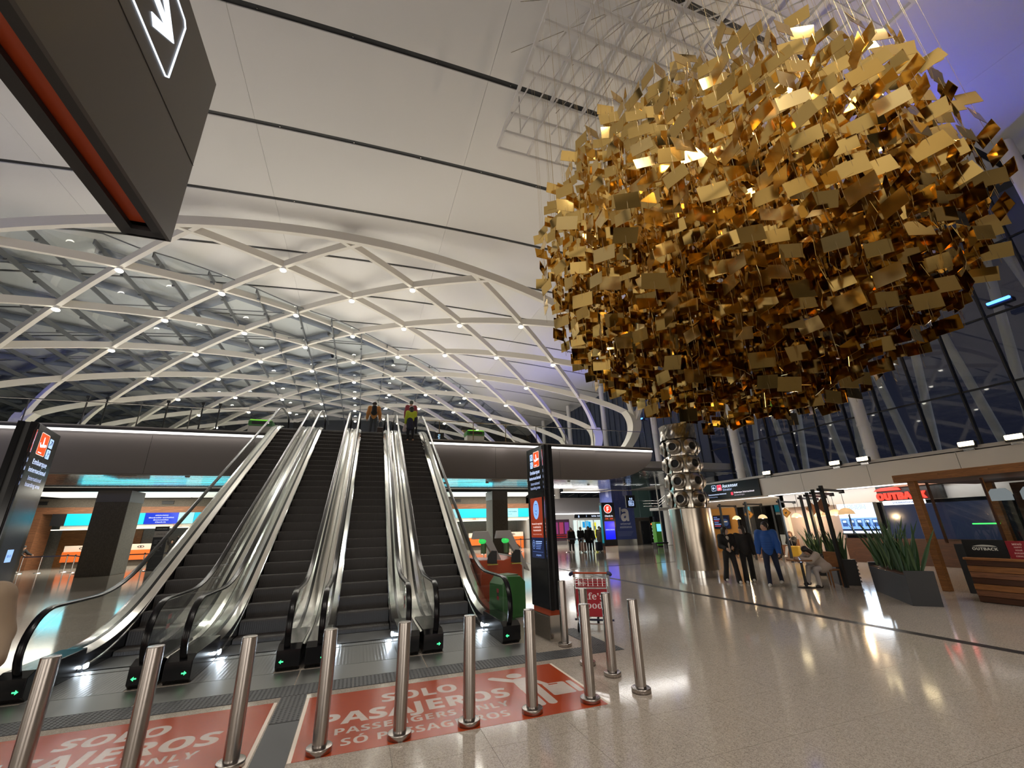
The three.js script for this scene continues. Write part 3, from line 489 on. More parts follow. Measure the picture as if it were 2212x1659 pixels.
// ---------------------------------------------------------------- luggage cart behind the bollards
{
  const c = thing('luggage_cart', 'metal luggage cart with red advert boards behind the bollards', 'cart', [4.22, 0, -7.68], -0.62);   // +z faces the camera side
  const W = 0.31;
  part(c, 'handle_frame', join(...[-1, 1].map((s) => tube([[s * W, 1.0, 0.05], [s * W, 0.75, 0.02], [s * W * 0.98, 0.35, -0.02], [s * W * 0.92, 0.14, -0.02], [s * W * 0.9, 0.12, -0.4], [s * W * 0.5, 0.12, -0.82]], 0.014, 8))), M.chrome);
  const h = part(c, 'handle_bar', rod([-W - 0.02, 1.01, 0.06], [W + 0.02, 1.01, 0.06], 0.017, 12), M.orangeDark);
  for (const s of [-1, 1]) part(h, 'grip', tube([[s * W, 1.01, 0.06], [s * (W + 0.05), 1.0, 0.05], [s * (W + 0.07), 0.97, 0.03]], 0.032, 10), std({ color: rgb(0.03, 0.035, 0.09), roughness: 0.5 }));
  const wires = []; for (let i = 0; i <= 3; i++) wires.push(rod([-W, 0.93 - i * 0.045, 0.09 + 0.05 * Math.sin(i)], [W, 0.93 - i * 0.045, 0.09 + 0.05 * Math.sin(i)], 0.005)); for (let i = 0; i < 8; i++) { const x = -W + i * W * 2 / 7; wires.push(rod([x, 0.93, 0.09], [x, 0.79, 0.10], 0.004)); }
  part(c, 'basket', join(...wires), M.chrome);
  const lg = canvasTex(512, 128, (g, w, h2) => { g.fillStyle = '#a81e2c'; g.fillRect(0, 0, w, h2); g.fillStyle = '#e8d0d0'; g.beginPath(); g.arc(66, 64, 34, 0, 7); g.fill(); g.strokeStyle = '#a81e2c'; g.lineWidth = 5; g.beginPath(); g.arc(66, 64, 24, 0, 4.8); g.stroke(); text(g, 'LG', 140, 66, 58, '#f0dcdc'); text(g, 'Innovation for a better life', 350, 66, 24, '#d09a9a', 'normal', 'center', 270); });
  const life = canvasTex(512, 448, (g, w, h2) => { g.fillStyle = '#a81e2c'; g.fillRect(0, 0, w, h2); text(g, "Life's", 250, 120, 150, '#f0e4e4', 'bold', 'center', 420, 'serif'); text(g, 'Good.', 260, 270, 170, '#f0e4e4', 'bold', 'center', 430, 'serif'); });
  const b1 = part(c, 'upper_board', rbox(0.56, 0.14, 0.02, 0.004, 0, 0.835, 0.065), M.red); part(b1, 'print', new THREE.PlaneGeometry(0.55, 0.13).translate(0, 0.835, 0.0765), printMat(lg));
  const b2 = part(c, 'lower_board', rbox(0.58, 0.46, 0.02, 0.004, 0, 0.51, 0.05), M.red); part(b2, 'print', new THREE.PlaneGeometry(0.57, 0.45).translate(0, 0.51, 0.0615), printMat(life));
  part(c, 'deck_frame', join(rod([-0.28, 0.13, -0.1], [0.28, 0.13, -0.1], 0.012), rod([-0.25, 0.13, -0.45], [0.25, 0.13, -0.45], 0.012), rod([-0.17, 0.13, -0.8], [0.17, 0.13, -0.8], 0.014)), M.chrome);
  part(c, 'bumper', rod([-0.36, 0.2, -0.1], [0.36, 0.2, -0.1], 0.018), M.belt);
  for (const [x, z, r] of [[-0.28, 0.0, 0.085], [0.28, 0.0, 0.085], [0, -0.74, 0.07]]) { const wl = part(c, 'wheel', new THREE.TorusGeometry(r - 0.02, 0.022, 8, 20).rotateY(Math.PI / 2).translate(x, r, z), M.rubber); part(wl, 'hub', cyl(0.03, 0.03, 0.05, 12).rotateZ(Math.PI / 2).translate(x, r, z), M.chrome); }
}
// ---------------------------------------------------------------- orange wrapping kiosk and green bin right of the escalators
{
  const k = thing('wrapping_kiosk', 'orange luggage wrapping machine with two grey arms and green domes', 'machine', [3.4, 0, -11.3]);
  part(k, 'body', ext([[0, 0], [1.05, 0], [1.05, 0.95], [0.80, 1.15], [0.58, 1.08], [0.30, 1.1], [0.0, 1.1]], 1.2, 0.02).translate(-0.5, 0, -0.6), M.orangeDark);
  for (const x of [-0.30, 0.32]) {
    const arm = part(k, 'arm', ext([[0.46, 0.85], [0.56, 0.8], [0.06, 1.78], [-0.28, 1.78], [-0.32, 1.62], [-0.06, 1.62]], 0.14, 0.015).translate(x, 0, 0.15), M.greyPaint);
    part(arm, 'dome', ball(0.11, x - 0.05, 1.55, 0.22, 1, 0.7, 1), std({ color: rgb(0.03, 0.45, 0.08), emissive: rgb(0.02, 0.35, 0.06), roughness: 0.25 }));
    part(arm, 'film_roll', cyl(0.07, 0.07, 0.26, 16, x - 0.03, 1.38, 0.22), M.leafPale);
    part(arm, 'slot', ext([[-0.1, 0], [0.14, -0.05], [0.14, 0.26], [0.02, 0.27], [-0.08, 0.16]], 0.03, 0.005).translate(x + 0.05, 1.06, 0.62), M.black);
    part(arm, 'shelf', box(0.26, 0.02, 0.12, x + 0.07, 1.02, 0.66), std({ color: rgb(0.5, 0.42, 0.08), roughness: 0.5 }));
  }
  part(k, 'side_trim', ext([[1.06, 0], [1.10, 0], [1.10, 0.98], [0.83, 1.2], [0.80, 1.16], [1.06, 0.95]], 1.22, 0.005).translate(-0.5, 0, -0.61), M.greyPaint);
  const b = thing('recycling_bin', 'faceted green bin wrapped in film between escalator and totem', 'bin', [3.16, 0, -9.5], 0.25);
  part(b, 'body', ext([[-0.24, 0.1], [0.22, 0.1], [0.27, 0.2], [0.27, 0.74], [0.16, 0.84], [-0.14, 0.86], [-0.26, 0.72], [-0.27, 0.25]], 0.5, 0.03).translate(0, 0, -0.25), M.greenBox);
  part(b, 'base', box(0.5, 0.1, 0.5, 0, 0.05, 0), M.greyPaint);
  part(b, 'lid', box(0.3, 0.03, 0.4, 0.01, 0.885, 0), M.leafPale);
}

// ---------------------------------------------------------------- white lattice vault over the upper floor
const LATP = [-1.957, 63.186, 106.441, -88.9, 0.061034, -24.893, 2.969, 0.046];
const LAT = (() => {
  const S = 1.075, t0 = 0.0, raw = { xr: LATP[0], w: LATP[1], h: LATP[2], y0: LATP[3], dt: LATP[4], z0: LATP[5], dz: LATP[6], u0: LATP[7] };
  const at = (u, v, drop = 0) => { const th = (u + raw.u0) * raw.dt; return [S * (raw.xr + (raw.w) * Math.sin(th)), 1.85 + S * (raw.y0 + raw.h * Math.cos(th) - 2) - drop, S * (raw.z0 - v * raw.dz)]; };   // u across, v away from the viewer
  return { at, node: (a, b) => at(a + b - 3, b - a) };
})();
{
  const vault = thing('lattice_vault', 'white diagonal lattice vault with a big front arch over the upper floor', 'roof lattice');
  const D = 0.46, Wd = 0.24, VF = -1.2;                                // beam depth, width; the arch plane in v
  function beam(P, n, name, d = D, w = Wd, taper) {                    // P(q) -> [x, y, z] along the lower edge; the section stands on it
    const pts = Array.from({ length: n + 1 }, (_, i) => V3(P(i / n))), up = new THREE.Vector3(0, 1, 0);
    const rows = pts.map((p, i) => { const tan = pts[Math.min(n, i + 1)].clone().sub(pts[Math.max(0, i - 1)]).normalize(); const side = tan.clone().cross(up); if (side.length() < 0.05) side.set(0, 0, 1); side.normalize(); const nrm = side.clone().cross(tan).normalize(); const k = taper ? taper(i / n) : [1, 1]; return [p, side.multiplyScalar(w / 2 * k[0]), nrm.multiplyScalar(d * k[1])]; });
    const g = grid((u, v) => { const [p, s, m] = rows[Math.round(u * n)], c = Math.round(v * 4) % 4; const q = p.clone().addScaledVector(s, c === 0 || c === 3 ? -1 : 1); if (c > 1) q.add(m); return q.toArray(); }, n, 4);
    return part(vault, name, hard(g, 30), M.shell);
  }
  // front arch, then down and back into the first leg on the right
  const hit = (a, b) => LAT.node(a, b);
  beam((q) => { const u = -5.6 + q * 9.9; return LAT.at(u, VF, 0.1); }, 48, 'front_arch', 0.54, 0.28);
  const legBase = (v, right) => { const p = LAT.at(right ? 6.0 : -6.05, v); return p; };
  // diagonal members: family a (running back to the right) and family b (running back to the left)
  const uMax = 5, uMin = -5;
  for (let a = -9; a <= 6; a++) {                                      // fixed a: u = a + b - 3 grows with v
    const bs = []; for (let b = -4; b <= 17; b++) { const u = a + b - 3, v = b - a; if (u >= uMin && u <= uMax && v >= VF - 0.01 && v <= 13) bs.push(b); }
    if (!bs.length) continue; let b0 = bs[0], b1 = bs[bs.length - 1]; const vStart = b0 - a; const uStart = a + b0 - 3;
    if (vStart > VF && uStart - (vStart - VF) > uMin - 0.5 && vStart - VF < 1.9) b0 -= vStart - VF;   // reaches the arch
    if (b1 - b0 < 0.5) continue;
    beam((q) => { const b = b0 + (b1 - b0) * q; return LAT.at(a + b - 3, b - a); }, Math.max(4, Math.round((b1 - b0) * 3)), 'member');
  }
  for (let b = -5; b <= 15; b++) {                                     // fixed b: u grows as v falls
    const as = []; for (let a = -10; a <= 7; a++) { const u = a + b - 3, v = b - a; if (u >= uMin && u <= uMax && v >= VF - 0.01 && v <= 13) as.push(a); }
    if (!as.length) continue; let a0 = as[0], a1 = as[as.length - 1]; const vEnd = b - a1, uEnd = a1 + b - 3;
    if (vEnd > VF && uEnd + (vEnd - VF) < uMax + 0.5 && vEnd - VF < 1.9) a1 += vEnd - VF;
    if (a1 - a0 < 0.5) continue;
    beam((q) => { const a = a0 + (a1 - a0) * q; return LAT.at(a + b - 3, b - a); }, Math.max(4, Math.round((a1 - a0) * 3)), 'member');
  }
  // legs: two members meet at |u| = 6 and run down into one curved leg that leans inwards to the floor
  const bez = (A, B, C, E2) => (t) => A.map((_, i) => (1 - t) ** 3 * A[i] + 3 * t * (1 - t) ** 2 * B[i] + 3 * t * t * (1 - t) * C[i] + t ** 3 * E2[i]);
  const leg = (s, v, front) => {
    const J = LAT.at(s * 6, v), F = [J[0] - s * 3.0, HU, J[2]];                // junction and foot
    const top = [J[0] + s * 0.15, J[1] + 0.2, J[2]], K = [J[0] + s * 0.5, J[1] - 0.9, J[2]];
    const bulge = [J[0] - s * 0.55, J[1] - 2.6, J[2]];
    const drop = bez([J[0] - s * 0.2, J[1] + 0.35, J[2]], [J[0] + s * 0.55, J[1] - 1.0, J[2]], bulge, F);
    // flat curved plate: broad seen from the side of the vault
    const n = 22, rows = Array.from({ length: n + 1 }, (_, i) => { const t = i / n, p = drop(t), w = 0.62 + 0.55 * Math.pow(1 - t, 3) + 0.18 * t; return [p, w]; });
    const g = grid((u, w) => { const [p, k] = rows[Math.round(u * n)], c = Math.round(w * 4) % 4; const dz = c === 0 || c === 3 ? -0.42 : 0.42, dx = c < 2 ? 0 : -s * k; return [p[0] + dx, p[1], p[2] + dz]; }, n, 4);
    part(vault, 'leg', hard(g, 40), M.shell);
    for (const dv of [-1, 1]) {                                        // arms from the last lattice nodes at |u| = 5
      if (front && dv < 0) continue; const A = LAT.at(s * 5, v + dv), mid = LAT.at(s * 5.55, v + dv * 0.45);
      beam((q) => bez(A, [mid[0], mid[1] + 0.05, mid[2]], [J[0] - s * 0.9, J[1] + 0.25, J[2] + (A[2] - J[2]) * 0.10], [J[0] - s * 0.45, J[1] - 0.55, J[2]])(q), 12, 'arm', D, Wd, (q) => [1 + 1.1 * q * q, 1 - 0.1 * q + 0.25 * q * q]);
    }
  };
  for (let v = 1; v <= 13; v += 2) { leg(1, v, false); leg(-1, v, false); }
  { const A = LAT.at(4.3, VF, 0.1), J = LAT.at(6, 1); beam(bez(A, LAT.at(5.1, VF + 0.1, 0.2), [J[0] + 0.3, J[1] + 1.4, J[2] + 1.2], [J[0] - 0.35, J[1] - 0.5, J[2] + 0.35]), 16, 'front_arch', 0.54, 0.28); }
  { const A = LAT.at(-5.6, VF, 0.1), J = LAT.at(-6.6, -1.1); beam((q) => [A[0] + (J[0] - 0.5 - A[0]) * q - 2.2 * q * q, A[1] + (HU - A[1]) * q * (0.55 + 0.45 * q), A[2] + (J[2] - A[2]) * q], 14, 'front_arch', 0.54, 0.28); }
  // lamps under the nodes
  const L0 = [];
  for (let a = -9; a <= 6; a++) for (let b = -4; b <= 15; b++) { const u = a + b - 3, v = b - a; if (Math.abs(u) <= 4 && v >= -0.1 && v <= 13) L0.push([u, v]); }
  const lampG = new THREE.SphereGeometry(0.19, 16, 10).scale(1, 0.55, 1), capG = cyl(0.17, 0.14, 0.16, 16, 0, 0.12, 0);
  const lens = glow(1.0, 0.95, 0.82, 7);
  let first;
  for (const [u, v] of L0) {
    const p = LAT.at(u, v);
    if (!first) { first = thing('node_lamp', 'round white lamp hanging under a crossing of the white lattice vault', 'lamp', [p[0], p[1] - 0.2, p[2]], 0, 'lamps at the lattice crossings'); part(first, 'lens', lampG, lens); part(first, 'housing', capG, M.whitePaint); }
    else copyOf(first, 'node_lamp', first.userData.label, [p[0], p[1] - 0.2, p[2]]);
    if (v <= 9) spot([p[0], p[1] - 0.38, p[2]], [p[0], 0, p[2]], [1, 0.95, 0.84], 90, 1.25, 1, 6);
  }
}
// ---------------------------------------------------------------- glazed roof hung below the ceiling behind the lattice, with tubes above it
{
  const EDGE = [[-46, -23], [-18.3, -24.9], [-13.3, -26.5], [-9.3, -29.2], [-5.8, -32.4], [-2.7, -34.5], [2.3, -39.6], [6.5, -43.6], [15.4, -54.5], [28.6, -71]];
  const zEdge = (x) => { for (let i = 0; i + 1 < EDGE.length; i++) if (x <= EDGE[i + 1][0]) { const k = (x - EDGE[i][0]) / (EDGE[i + 1][0] - EDGE[i][0]); return EDGE[i][1] + k * (EDGE[i + 1][1] - EDGE[i][1]); } return -71; };
  const g = struct('glass_roof'), Y = (x) => ceilY(x) - 0.7, dx = 2.35;
  const darkSteel = std({ color: rgb(0.16, 0.17, 0.18), roughness: 0.45 }), tubeM = std({ color: rgb(0.20, 0.22, 0.28), roughness: 0.5 });
  for (let x = -43.5; x < 24; x += dx) {
    const z0 = zEdge(x), z1 = -71;
    if (z0 - 1 < z1) continue;
    part(g, 'glazing_bar', bar([x, Y(x) - 0.16, z0], [x, Y(x) - 0.16, z1], 0.07, 0.32), darkSteel);
    for (let z = z0 - 0.8; z > Math.max(z1, z0 - 16); z -= 2.4) part(g, 'bracket', box(0.16, 0.12, 0.14, x, Y(x) - 0.36, z), darkSteel);
    const zs = []; for (let z = -24; z > -71; z -= 4.79) zs.push(z); zs.push(-71);
    const front = (q) => zEdge(x + dx * q);
    for (let i = 0; i < zs.length; i++) {                               // panes between the bars; the first follows the slanted edge
      const a = i ? zs[i - 1] : -20, b = zs[i]; const za = (q) => Math.min(a - 0.01, front(q)); if (za(0) <= b && za(1) <= b) continue;
      part(g, 'pane', grid((u, v) => { const X = x + dx * u, t = Math.max(b, za(u)); return [X, Y(X), t + (b - t) * v]; }, 2, 1), M.glassRoof);
    }
  }
  for (let z = -28.8; z > -71; z -= 4.79) { let xr = 24; while (zEdge(xr) < z && xr > -44) xr -= 0.4; const pts = []; for (let x = -43; x < xr; x += 3) pts.push([x, Y(x) - 0.03, z]); if (pts.length > 1) part(g, 'cross_bar', tube(pts, 0.035, 6), darkSteel); }
  for (let k = 0; k < 13; k++) for (const s of [-1, 1]) {              // crossing round tubes between the glass and the ceiling
    const z0 = -21 - k * 5.2, p = []; for (let i = 0; i <= 10; i++) { const x = -40 + i * 6, z = z0 - (s > 0 ? i : 10 - i) * 4.6 + 12; if (z < zEdge(x) - 0.8 && z > -70) p.push([x, ceilY(x) - 0.36, z]); }
    if (p.length > 1) part(g, 'roof_tube', tube(p, 0.24, 10, p.length * 3), tubeM);
  }
  const eps = []; for (let i = 0; i < EDGE.length; i++) eps.push([EDGE[i][0], Y(EDGE[i][0]), EDGE[i][1]]); part(g, 'edge_bar', tube(eps, 0.04, 6, 60), darkSteel);
}
// ---------------------------------------------------------------- golden hanging sculpture and the white grid it hangs from
const GRIDY = 17.3;
{
  const fr = thing('ceiling_grid', 'white square grid frame under the ceiling, carrying the golden plates', 'frame', [0, GRIDY, 0]);
  const gx0 = 4.3, gx1 = 15.3, gz0 = -12.9, gz1 = -1.2;
  for (let i = 0; i <= 14; i++) { const z = gz0 + (gz1 - gz0) * i / 14; part(fr, 'cross_member', box(gx1 - gx0, 0.12, 0.09, (gx0 + gx1) / 2, 0, z), M.whitePaint); }
  for (let i = 0; i <= 8; i++) { const x = gx0 + (gx1 - gx0) * i / 8; part(fr, 'long_member', box(0.12, 0.13, gz1 - gz0, x, 0.08, (gz0 + gz1) / 2), M.whitePaint); }
  const hub = [8.0, 0.95, -6.3];
  const h = part(fr, 'hub', cyl(0.26, 0.2, 0.5, 18, ...hub), M.steel);
  for (let i = 0; i < 22; i++) { const a = i / 22 * 6.283, r = rr(2.6, 5.4); part(h, 'stay_cable', rod(hub, [hub[0] + r * Math.cos(a), 0, hub[2] + r * Math.sin(a)], 0.012, 5), M.steel); }
  for (let i = 0; i < 10; i++) { const x = 5.0 + i * 0.62; part(fr, 'hoop', tube([[x - 0.8, -0.4, -11.6 + i * 0.1], [x - 0.3, 0.02, -9.6], [x + 0.5, 0.55, -7.8 + i * 0.08], [x + 2.0, 0.75, -6.2], [x + 3.6, 0.3, -4.6 + i * 0.1]], 0.028, 6, 28), M.whitePaint); }
  for (const [x, z] of [[5, -12], [5, -2.5], [14.6, -12], [14.6, -2.5], [9.8, -7]]) part(fr, 'hanger', rod([x, 0.1, z], [x, ceilY(x) - GRIDY, z], 0.02, 6), M.steel);
}
{
  const C = [9.5, 9.2, -7.7], R = 5.5, Hh = 5.05;
  const s = thing('hanging_sculpture', 'huge rounded cloud of golden mirror plates hanging on wires', 'sculpture', C);
  const plates = [], wires = [], P = 0.55;
  for (let i = -11; i <= 11; i++) for (let j = -11; j <= 11; j++) {
    const x = i * P + rr(-0.12, 0.12) + (j % 2) * 0.16, z = j * P + rr(-0.12, 0.12), q = 1 - (x * x + z * z) / (R * R); if (q <= 0.01) continue;
    const y1 = Hh * Math.sqrt(q) * rr(0.93, 1.04); wires.push(rod([x, -y1 - 0.1, z], [x, GRIDY - C[1], z], 0.0035, 4));
    let y = -y1 + rr(0.15, 0.45); while (y < y1) { plates.push([x, y, z]); y += rr(0.40, 0.58); }
  }
  const gs = [[0.50, 0.36], [0.45, 0.33], [0.39, 0.29]].map(([w, h]) => box(w, h, 0.006)), ms = [M.gold, M.gold, M.goldB, M.goldC];
  const cam = [-C[0], 1.85 - C[1], -C[2]];
  const all = plates.map((p) => ({ p, yaw: rr(0, 6.283), tx: rr(-0.16, 0.16), tz: rr(-0.14, 0.14), g: (rnd() * 3) | 0, m: (rnd() * 4) | 0, d: Math.hypot(p[0] - cam[0], p[1] - cam[1], p[2] - cam[2]) })).sort((a, b) => a.d - b.d);
  all.slice(0, 300).forEach((o) => part(s, 'plate', gs[o.g], ms[o.m], o.p, [o.tx, o.yaw, o.tz]));
  const m4 = new THREE.Matrix4(), e = new THREE.Euler(), qn = new THREE.Quaternion(), one = new THREE.Vector3(1, 1, 1);
  const rest = all.slice(300), pile = new THREE.InstancedMesh(box(0.44, 0.32, 0.006), M.gold, rest.length);
  rest.forEach((o, i) => pile.setMatrixAt(i, m4.compose(V3(o.p), qn.setFromEuler(e.set(o.tx, o.yaw, o.tz)), one)));
  pile.name = 'plate_mass'; pile.userData = { kind: 'stuff' }; s.add(pile);
  const w = part(s, 'wire_mass', join(...wires), M.wire); w.userData = { kind: 'stuff' };
  console.log('plates', all.length);
}

// ---------------------------------------------------------------- shop row on the right
{
  const shop = struct('wall_shop');
  const band = std({ color: rgb(0.50, 0.48, 0.455), roughness: 0.55 });
  for (let z = 6; z > -22; z -= 3.0) part(shop, 'band_panel', rbox(0.12, 0.94, 2.985, 0.005, 20.4, 3.59, z - 1.5), band);
  part(shop, 'band_panel', rbox(0.12, 0.94, 3.2, 0.005, 20.4, 3.59, -23.62), band);
  part(shop, 'roof', bx(20.34, 28.8, 4.02, 4.18, -25.2, 8), M.greyPaint);
  part(shop, 'end_wall', bx(20.5, 28.8, 0, 4.02, -25.2, -24.9), M.greyPaint);
  part(shop, 'soffit', ext([[20.42, 3.08], [23.0, 2.72], [23.0, 2.80], [20.42, 3.14]], 7.7).translate(0, 0, -24.8), M.whitePaint);
  part(shop, 'front_upper', bx(21.2, 21.4, 2.48, 3.1, -17.1, 8), M.whitePaint);
  for (const z of [-16.2, -15.4, -14.6]) part(shop, 'panel_joint', bx(21.19, 21.2, 2.48, 3.1, z, z + 0.02), M.grout);
  const led = part(shop, 'cove_light', rbox(0.05, 0.05, 29, 0.02, 20.46, 3.1, -10.3), glow(1, 0.95, 0.92, 2.2));
  area([20.55, 3.06, -20.6], [22.4, 2.4, -20.6], 7.5, 0.06, [1, 0.95, 0.92], 26);
  area([20.55, 3.06, -12.5], [21.6, 2.4, -12.5], 8, 0.06, [1, 0.95, 0.92], 12);
  // glazed cafe bays, left part
  part(shop, 'bay_wall_amber', bx(23.0, 23.1, 0, 2.75, -24.9, -21.9), std({ color: rgb(0.62, 0.30, 0.06), roughness: 0.6 }));
  const tvT = screenMat(canvasTex(256, 160, (g, w, h) => { g.fillStyle = '#0c1020'; g.fillRect(0, 0, w, h); for (let i = 0; i < 6; i++) { g.fillStyle = ['#6a78b8', '#8aa0d8', '#c04858'][i % 3]; g.fillRect(12, 14 + i * 22, 60 + (i * 37) % 50, 10); } g.fillStyle = '#30405a'; g.beginPath(); g.arc(196, 86, 46, 0, 7); g.fill(); g.fillStyle = '#c8b090'; g.fillRect(176, 70, 50, 12); }), 0.7);
  const tv = thing('wall_screen', 'menu screen on the amber wall behind the metal pillar', 'screen', [22.9, 1.85, -23.1]); part(tv, 'case', rbox(0.06, 0.86, 1.4, 0.02), M.black); part(tv, 'display', new THREE.PlaneGeometry(1.34, 0.8).rotateY(-Math.PI / 2).translate(-0.032, 0, 0), tvT);
  for (const z of [-21.8, -21.2, -19.2, -17.3]) part(shop, 'window_post', bx(23.0, 23.14, 0, 2.75, z - 0.06, z + 0.06), M.black);
  for (const [a, b] of [[-21.1, -19.3], [-19.1, -17.4]]) { part(shop, 'window_pane', new THREE.PlaneGeometry(b - a, 1.65).rotateY(-Math.PI / 2).translate(23.05, 1.92, (a + b) / 2), M.glassGrey); part(shop, 'frosted_pane', new THREE.PlaneGeometry(b - a, 0.55).rotateY(-Math.PI / 2).translate(23.05, 0.80, (a + b) / 2), M.frost); part(shop, 'sill', bx(23.0, 23.2, 0, 0.52, a, b), M.brown); }
  part(shop, 'interior', bx(27.6, 27.8, 0, 2.8, -24.9, 8), M.black); part(shop, 'interior_wall', bx(24.0, 24.1, 0, 2.5, -8.9, 8), M.woodDark);
  part(shop, 'pilaster', bx(21.2, 23.0, 0, 3.1, -17.1, -16.9), M.whitePaint);
  part(shop, 'bay_wall_beige', bx(21.4, 21.5, 0, 2.5, -16.9, -14.35), std({ color: rgb(0.42, 0.34, 0.32), roughness: 0.6 }));
  part(shop, 'counter_front', boxUV(bx(21.2, 21.6, 0, 1.0, -14.3, -9.2), 1), M.woodDark);
  part(shop, 'window_post', bx(21.2, 21.36, 0, 2.5, -12.72, -12.56), M.black);
  part(shop, 'blue_glass', bx(21.35, 21.4, 0.9, 2.35, -12.4, -9.0), std({ color: rgb(0.02, 0.03, 0.07), emissive: rgb(0.03, 0.045, 0.10), emissiveIntensity: 0.2, roughness: 0.15 }));
  for (let z = -8.5; z < 6; z += 2.5) part(shop, 'window_post', bx(21.2, 21.36, 0, 2.5, z, z + 0.12), M.black);
  part(shop, 'window_pane', new THREE.PlaneGeometry(14, 2.48).rotateY(-Math.PI / 2).translate(21.3, 1.24, -1.5), M.glassGrey);
  // brightly lit window display
  const bright = screenMat(canvasTex(512, 512, (g, w, h) => { g.fillStyle = '#dff2ff'; g.fillRect(0, 0, w, h); for (let i = 0; i < 4; i++) { g.strokeStyle = '#50709a'; g.lineWidth = 6; g.strokeRect(150 + i * 62, 30, 44, 70); g.fillStyle = '#9ab8d8'; g.fillRect(160 + i * 62, 56, 24, 30); } g.fillStyle = '#b8c8ec'; g.fillRect(410, 20, 90, 170); g.fillStyle = '#6a90d8'; g.fillRect(0, 250, w, 190); for (let i = 0; i < 5; i++) { g.fillStyle = '#2a4678'; g.fillRect(20 + i * 100, 275, 70, 120); g.fillStyle = '#a8c8f0'; g.fillRect(30 + i * 100, 290, 50, 40); } g.fillStyle = '#0a1428'; g.fillRect(0, 440, w, 30); g.fillStyle = '#c8dcff'; g.fillRect(0, 470, w, 42); }), 1.5);
  const dsp = thing('window_display', 'blazing white and blue lit shop window left of the red sign', 'display', [21.3, 1.85, -13.5]); part(dsp, 'lit_panel', rbox(0.06, 1.3, 1.65, 0.02), bright); part(dsp, 'frame', join(box(0.08, 0.06, 1.75, -0.01, 0.67, 0), box(0.08, 0.06, 1.75, -0.01, -0.67, 0), box(0.08, 1.3, 0.05, -0.01, 0, 0.85), box(0.08, 0.9, 0.05, -0.04, -0.2, -0.35)), M.black);
  area([21.2, 1.9, -13.5], [18, 1.5, -13.5], 1.6, 1.2, [0.75, 0.88, 1], 6);
}
// floodlights on the shop roof
FLOODS.forEach(([x, y, z], i) => {
  const l = ['floodlight on the shop roof above the elevator sign, leftmost of the row', 'floodlight on the shop roof left of the white column foot', 'floodlight on the shop roof just right of the white column foot', 'floodlight on the shop roof above the wooden pavilion corner', 'floodlight on the shop roof at the right edge of the picture'][i];
  const f = thing('floodlight', l, 'lamp', [x, y, z]); part(f, 'housing', rbox(0.16, 0.22, 0.5, 0.03, 0.02, 0.0, 0), M.black); part(f, 'lens', rbox(0.10, 0.16, 0.44, 0.03, -0.04, 0.04, 0), glow(1.0, 0.80, 0.46, 6)); part(f, 'bracket', box(0.05, 0.16, 0.3, 0.04, -0.12, 0), M.steel);
});
FLOODS_B.forEach(([x, y, z], i) => { const f = thing('floodlight', 'floodlight on the roof of the opposite shop row, behind the camera', 'lamp', [x, y, z], 0, 'floodlights behind the camera'); part(f, 'housing', rbox(0.5, 0.22, 0.5, 0.03), M.black); part(f, 'lens', rbox(0.4, 0.05, 0.4, 0.02, 0, 0.12, 0), glow(1, 0.9, 0.75, 6)); });
DOWN.forEach(([x, z]) => { const f = thing('ceiling_downlight', 'round downlight hanging under the ceiling behind the camera', 'lamp', [x, 18.42, z], 0, 'downlights behind the camera'); part(f, 'can', cyl(0.3, 0.26, ceilY(x) - 18.5, 20, 0, (ceilY(x) - 18.5) / 2 + 0.1, 0), M.black); part(f, 'lens', cyl(0.24, 0.24, 0.04, 20, 0, 0.06, 0), glow(1, 0.95, 0.85, 5)); });
const opp = struct('wall_opposite', join(bx(-27, -23, 0, 4.29, -10, 14), bx(-23, 8, 0, 4.29, 9, 13)), M.greyPaint);
for (const [x, z, t] of [[-16, 8.98, Math.PI], [-6, 8.98, Math.PI], [4, 8.98, Math.PI], [-22.98, -5, Math.PI / 2], [-22.98, 3, Math.PI / 2]]) {   // lit shop windows of the rows behind the camera
  part(opp, 'shop_window', box(6, 2.3, 0.06), glow(1, 0.92, 0.8, 0.9), [x, 1.6, z], [0, t, 0]);
  const l = new THREE.RectAreaLight(rgb(1, 0.92, 0.82), 3.2, 6, 2.3), n = [Math.sin(t), Math.cos(t)]; l.position.set(x + n[0] * 0.1, 1.6, z + n[1] * 0.1); l.lookAt(x + n[0] * 5, 1.6, z + n[1] * 5); scene.add(l);
}
// blue floods on the facade
BLUES.forEach(([x, y, z], i) => {
  const l = ['blue stage floodlight on the glass facade right of the golden plates', 'blue floodlight on the cladding left of the metal pillar top', 'blue floodlight between two white columns above the metal pillar', 'blue floodlight hidden behind the lowest golden plates', 'blue floodlight glimpsed behind the left lattice leg', 'blue floodlight standing by the lowest right lattice leg', 'blue floodlight standing between the middle right lattice legs', 'blue floodlight standing by the far right lattice legs'][i];
  const f = thing('blue_floodlight', l, 'lamp', [x, y, z]); part(f, 'housing', rbox(0.3, 0.2, 0.9, 0.03, 0.1, -0.06, 0), M.black); part(f, 'led_bar', rbox(0.16, 0.12, 0.8, 0.03, -0.06, 0.03, 0), glow(0.03, 0.16, 1.0, 7)); part(f, 'arm', i < 4 ? box(28.72 - x - 0.1, 0.05, 0.05, (28.72 - x + 0.1) / 2, -0.1, 0) : box(0.08, y - 6.46, 0.08, 0.1, -(y - 6.46) / 2, 0), M.black);
});
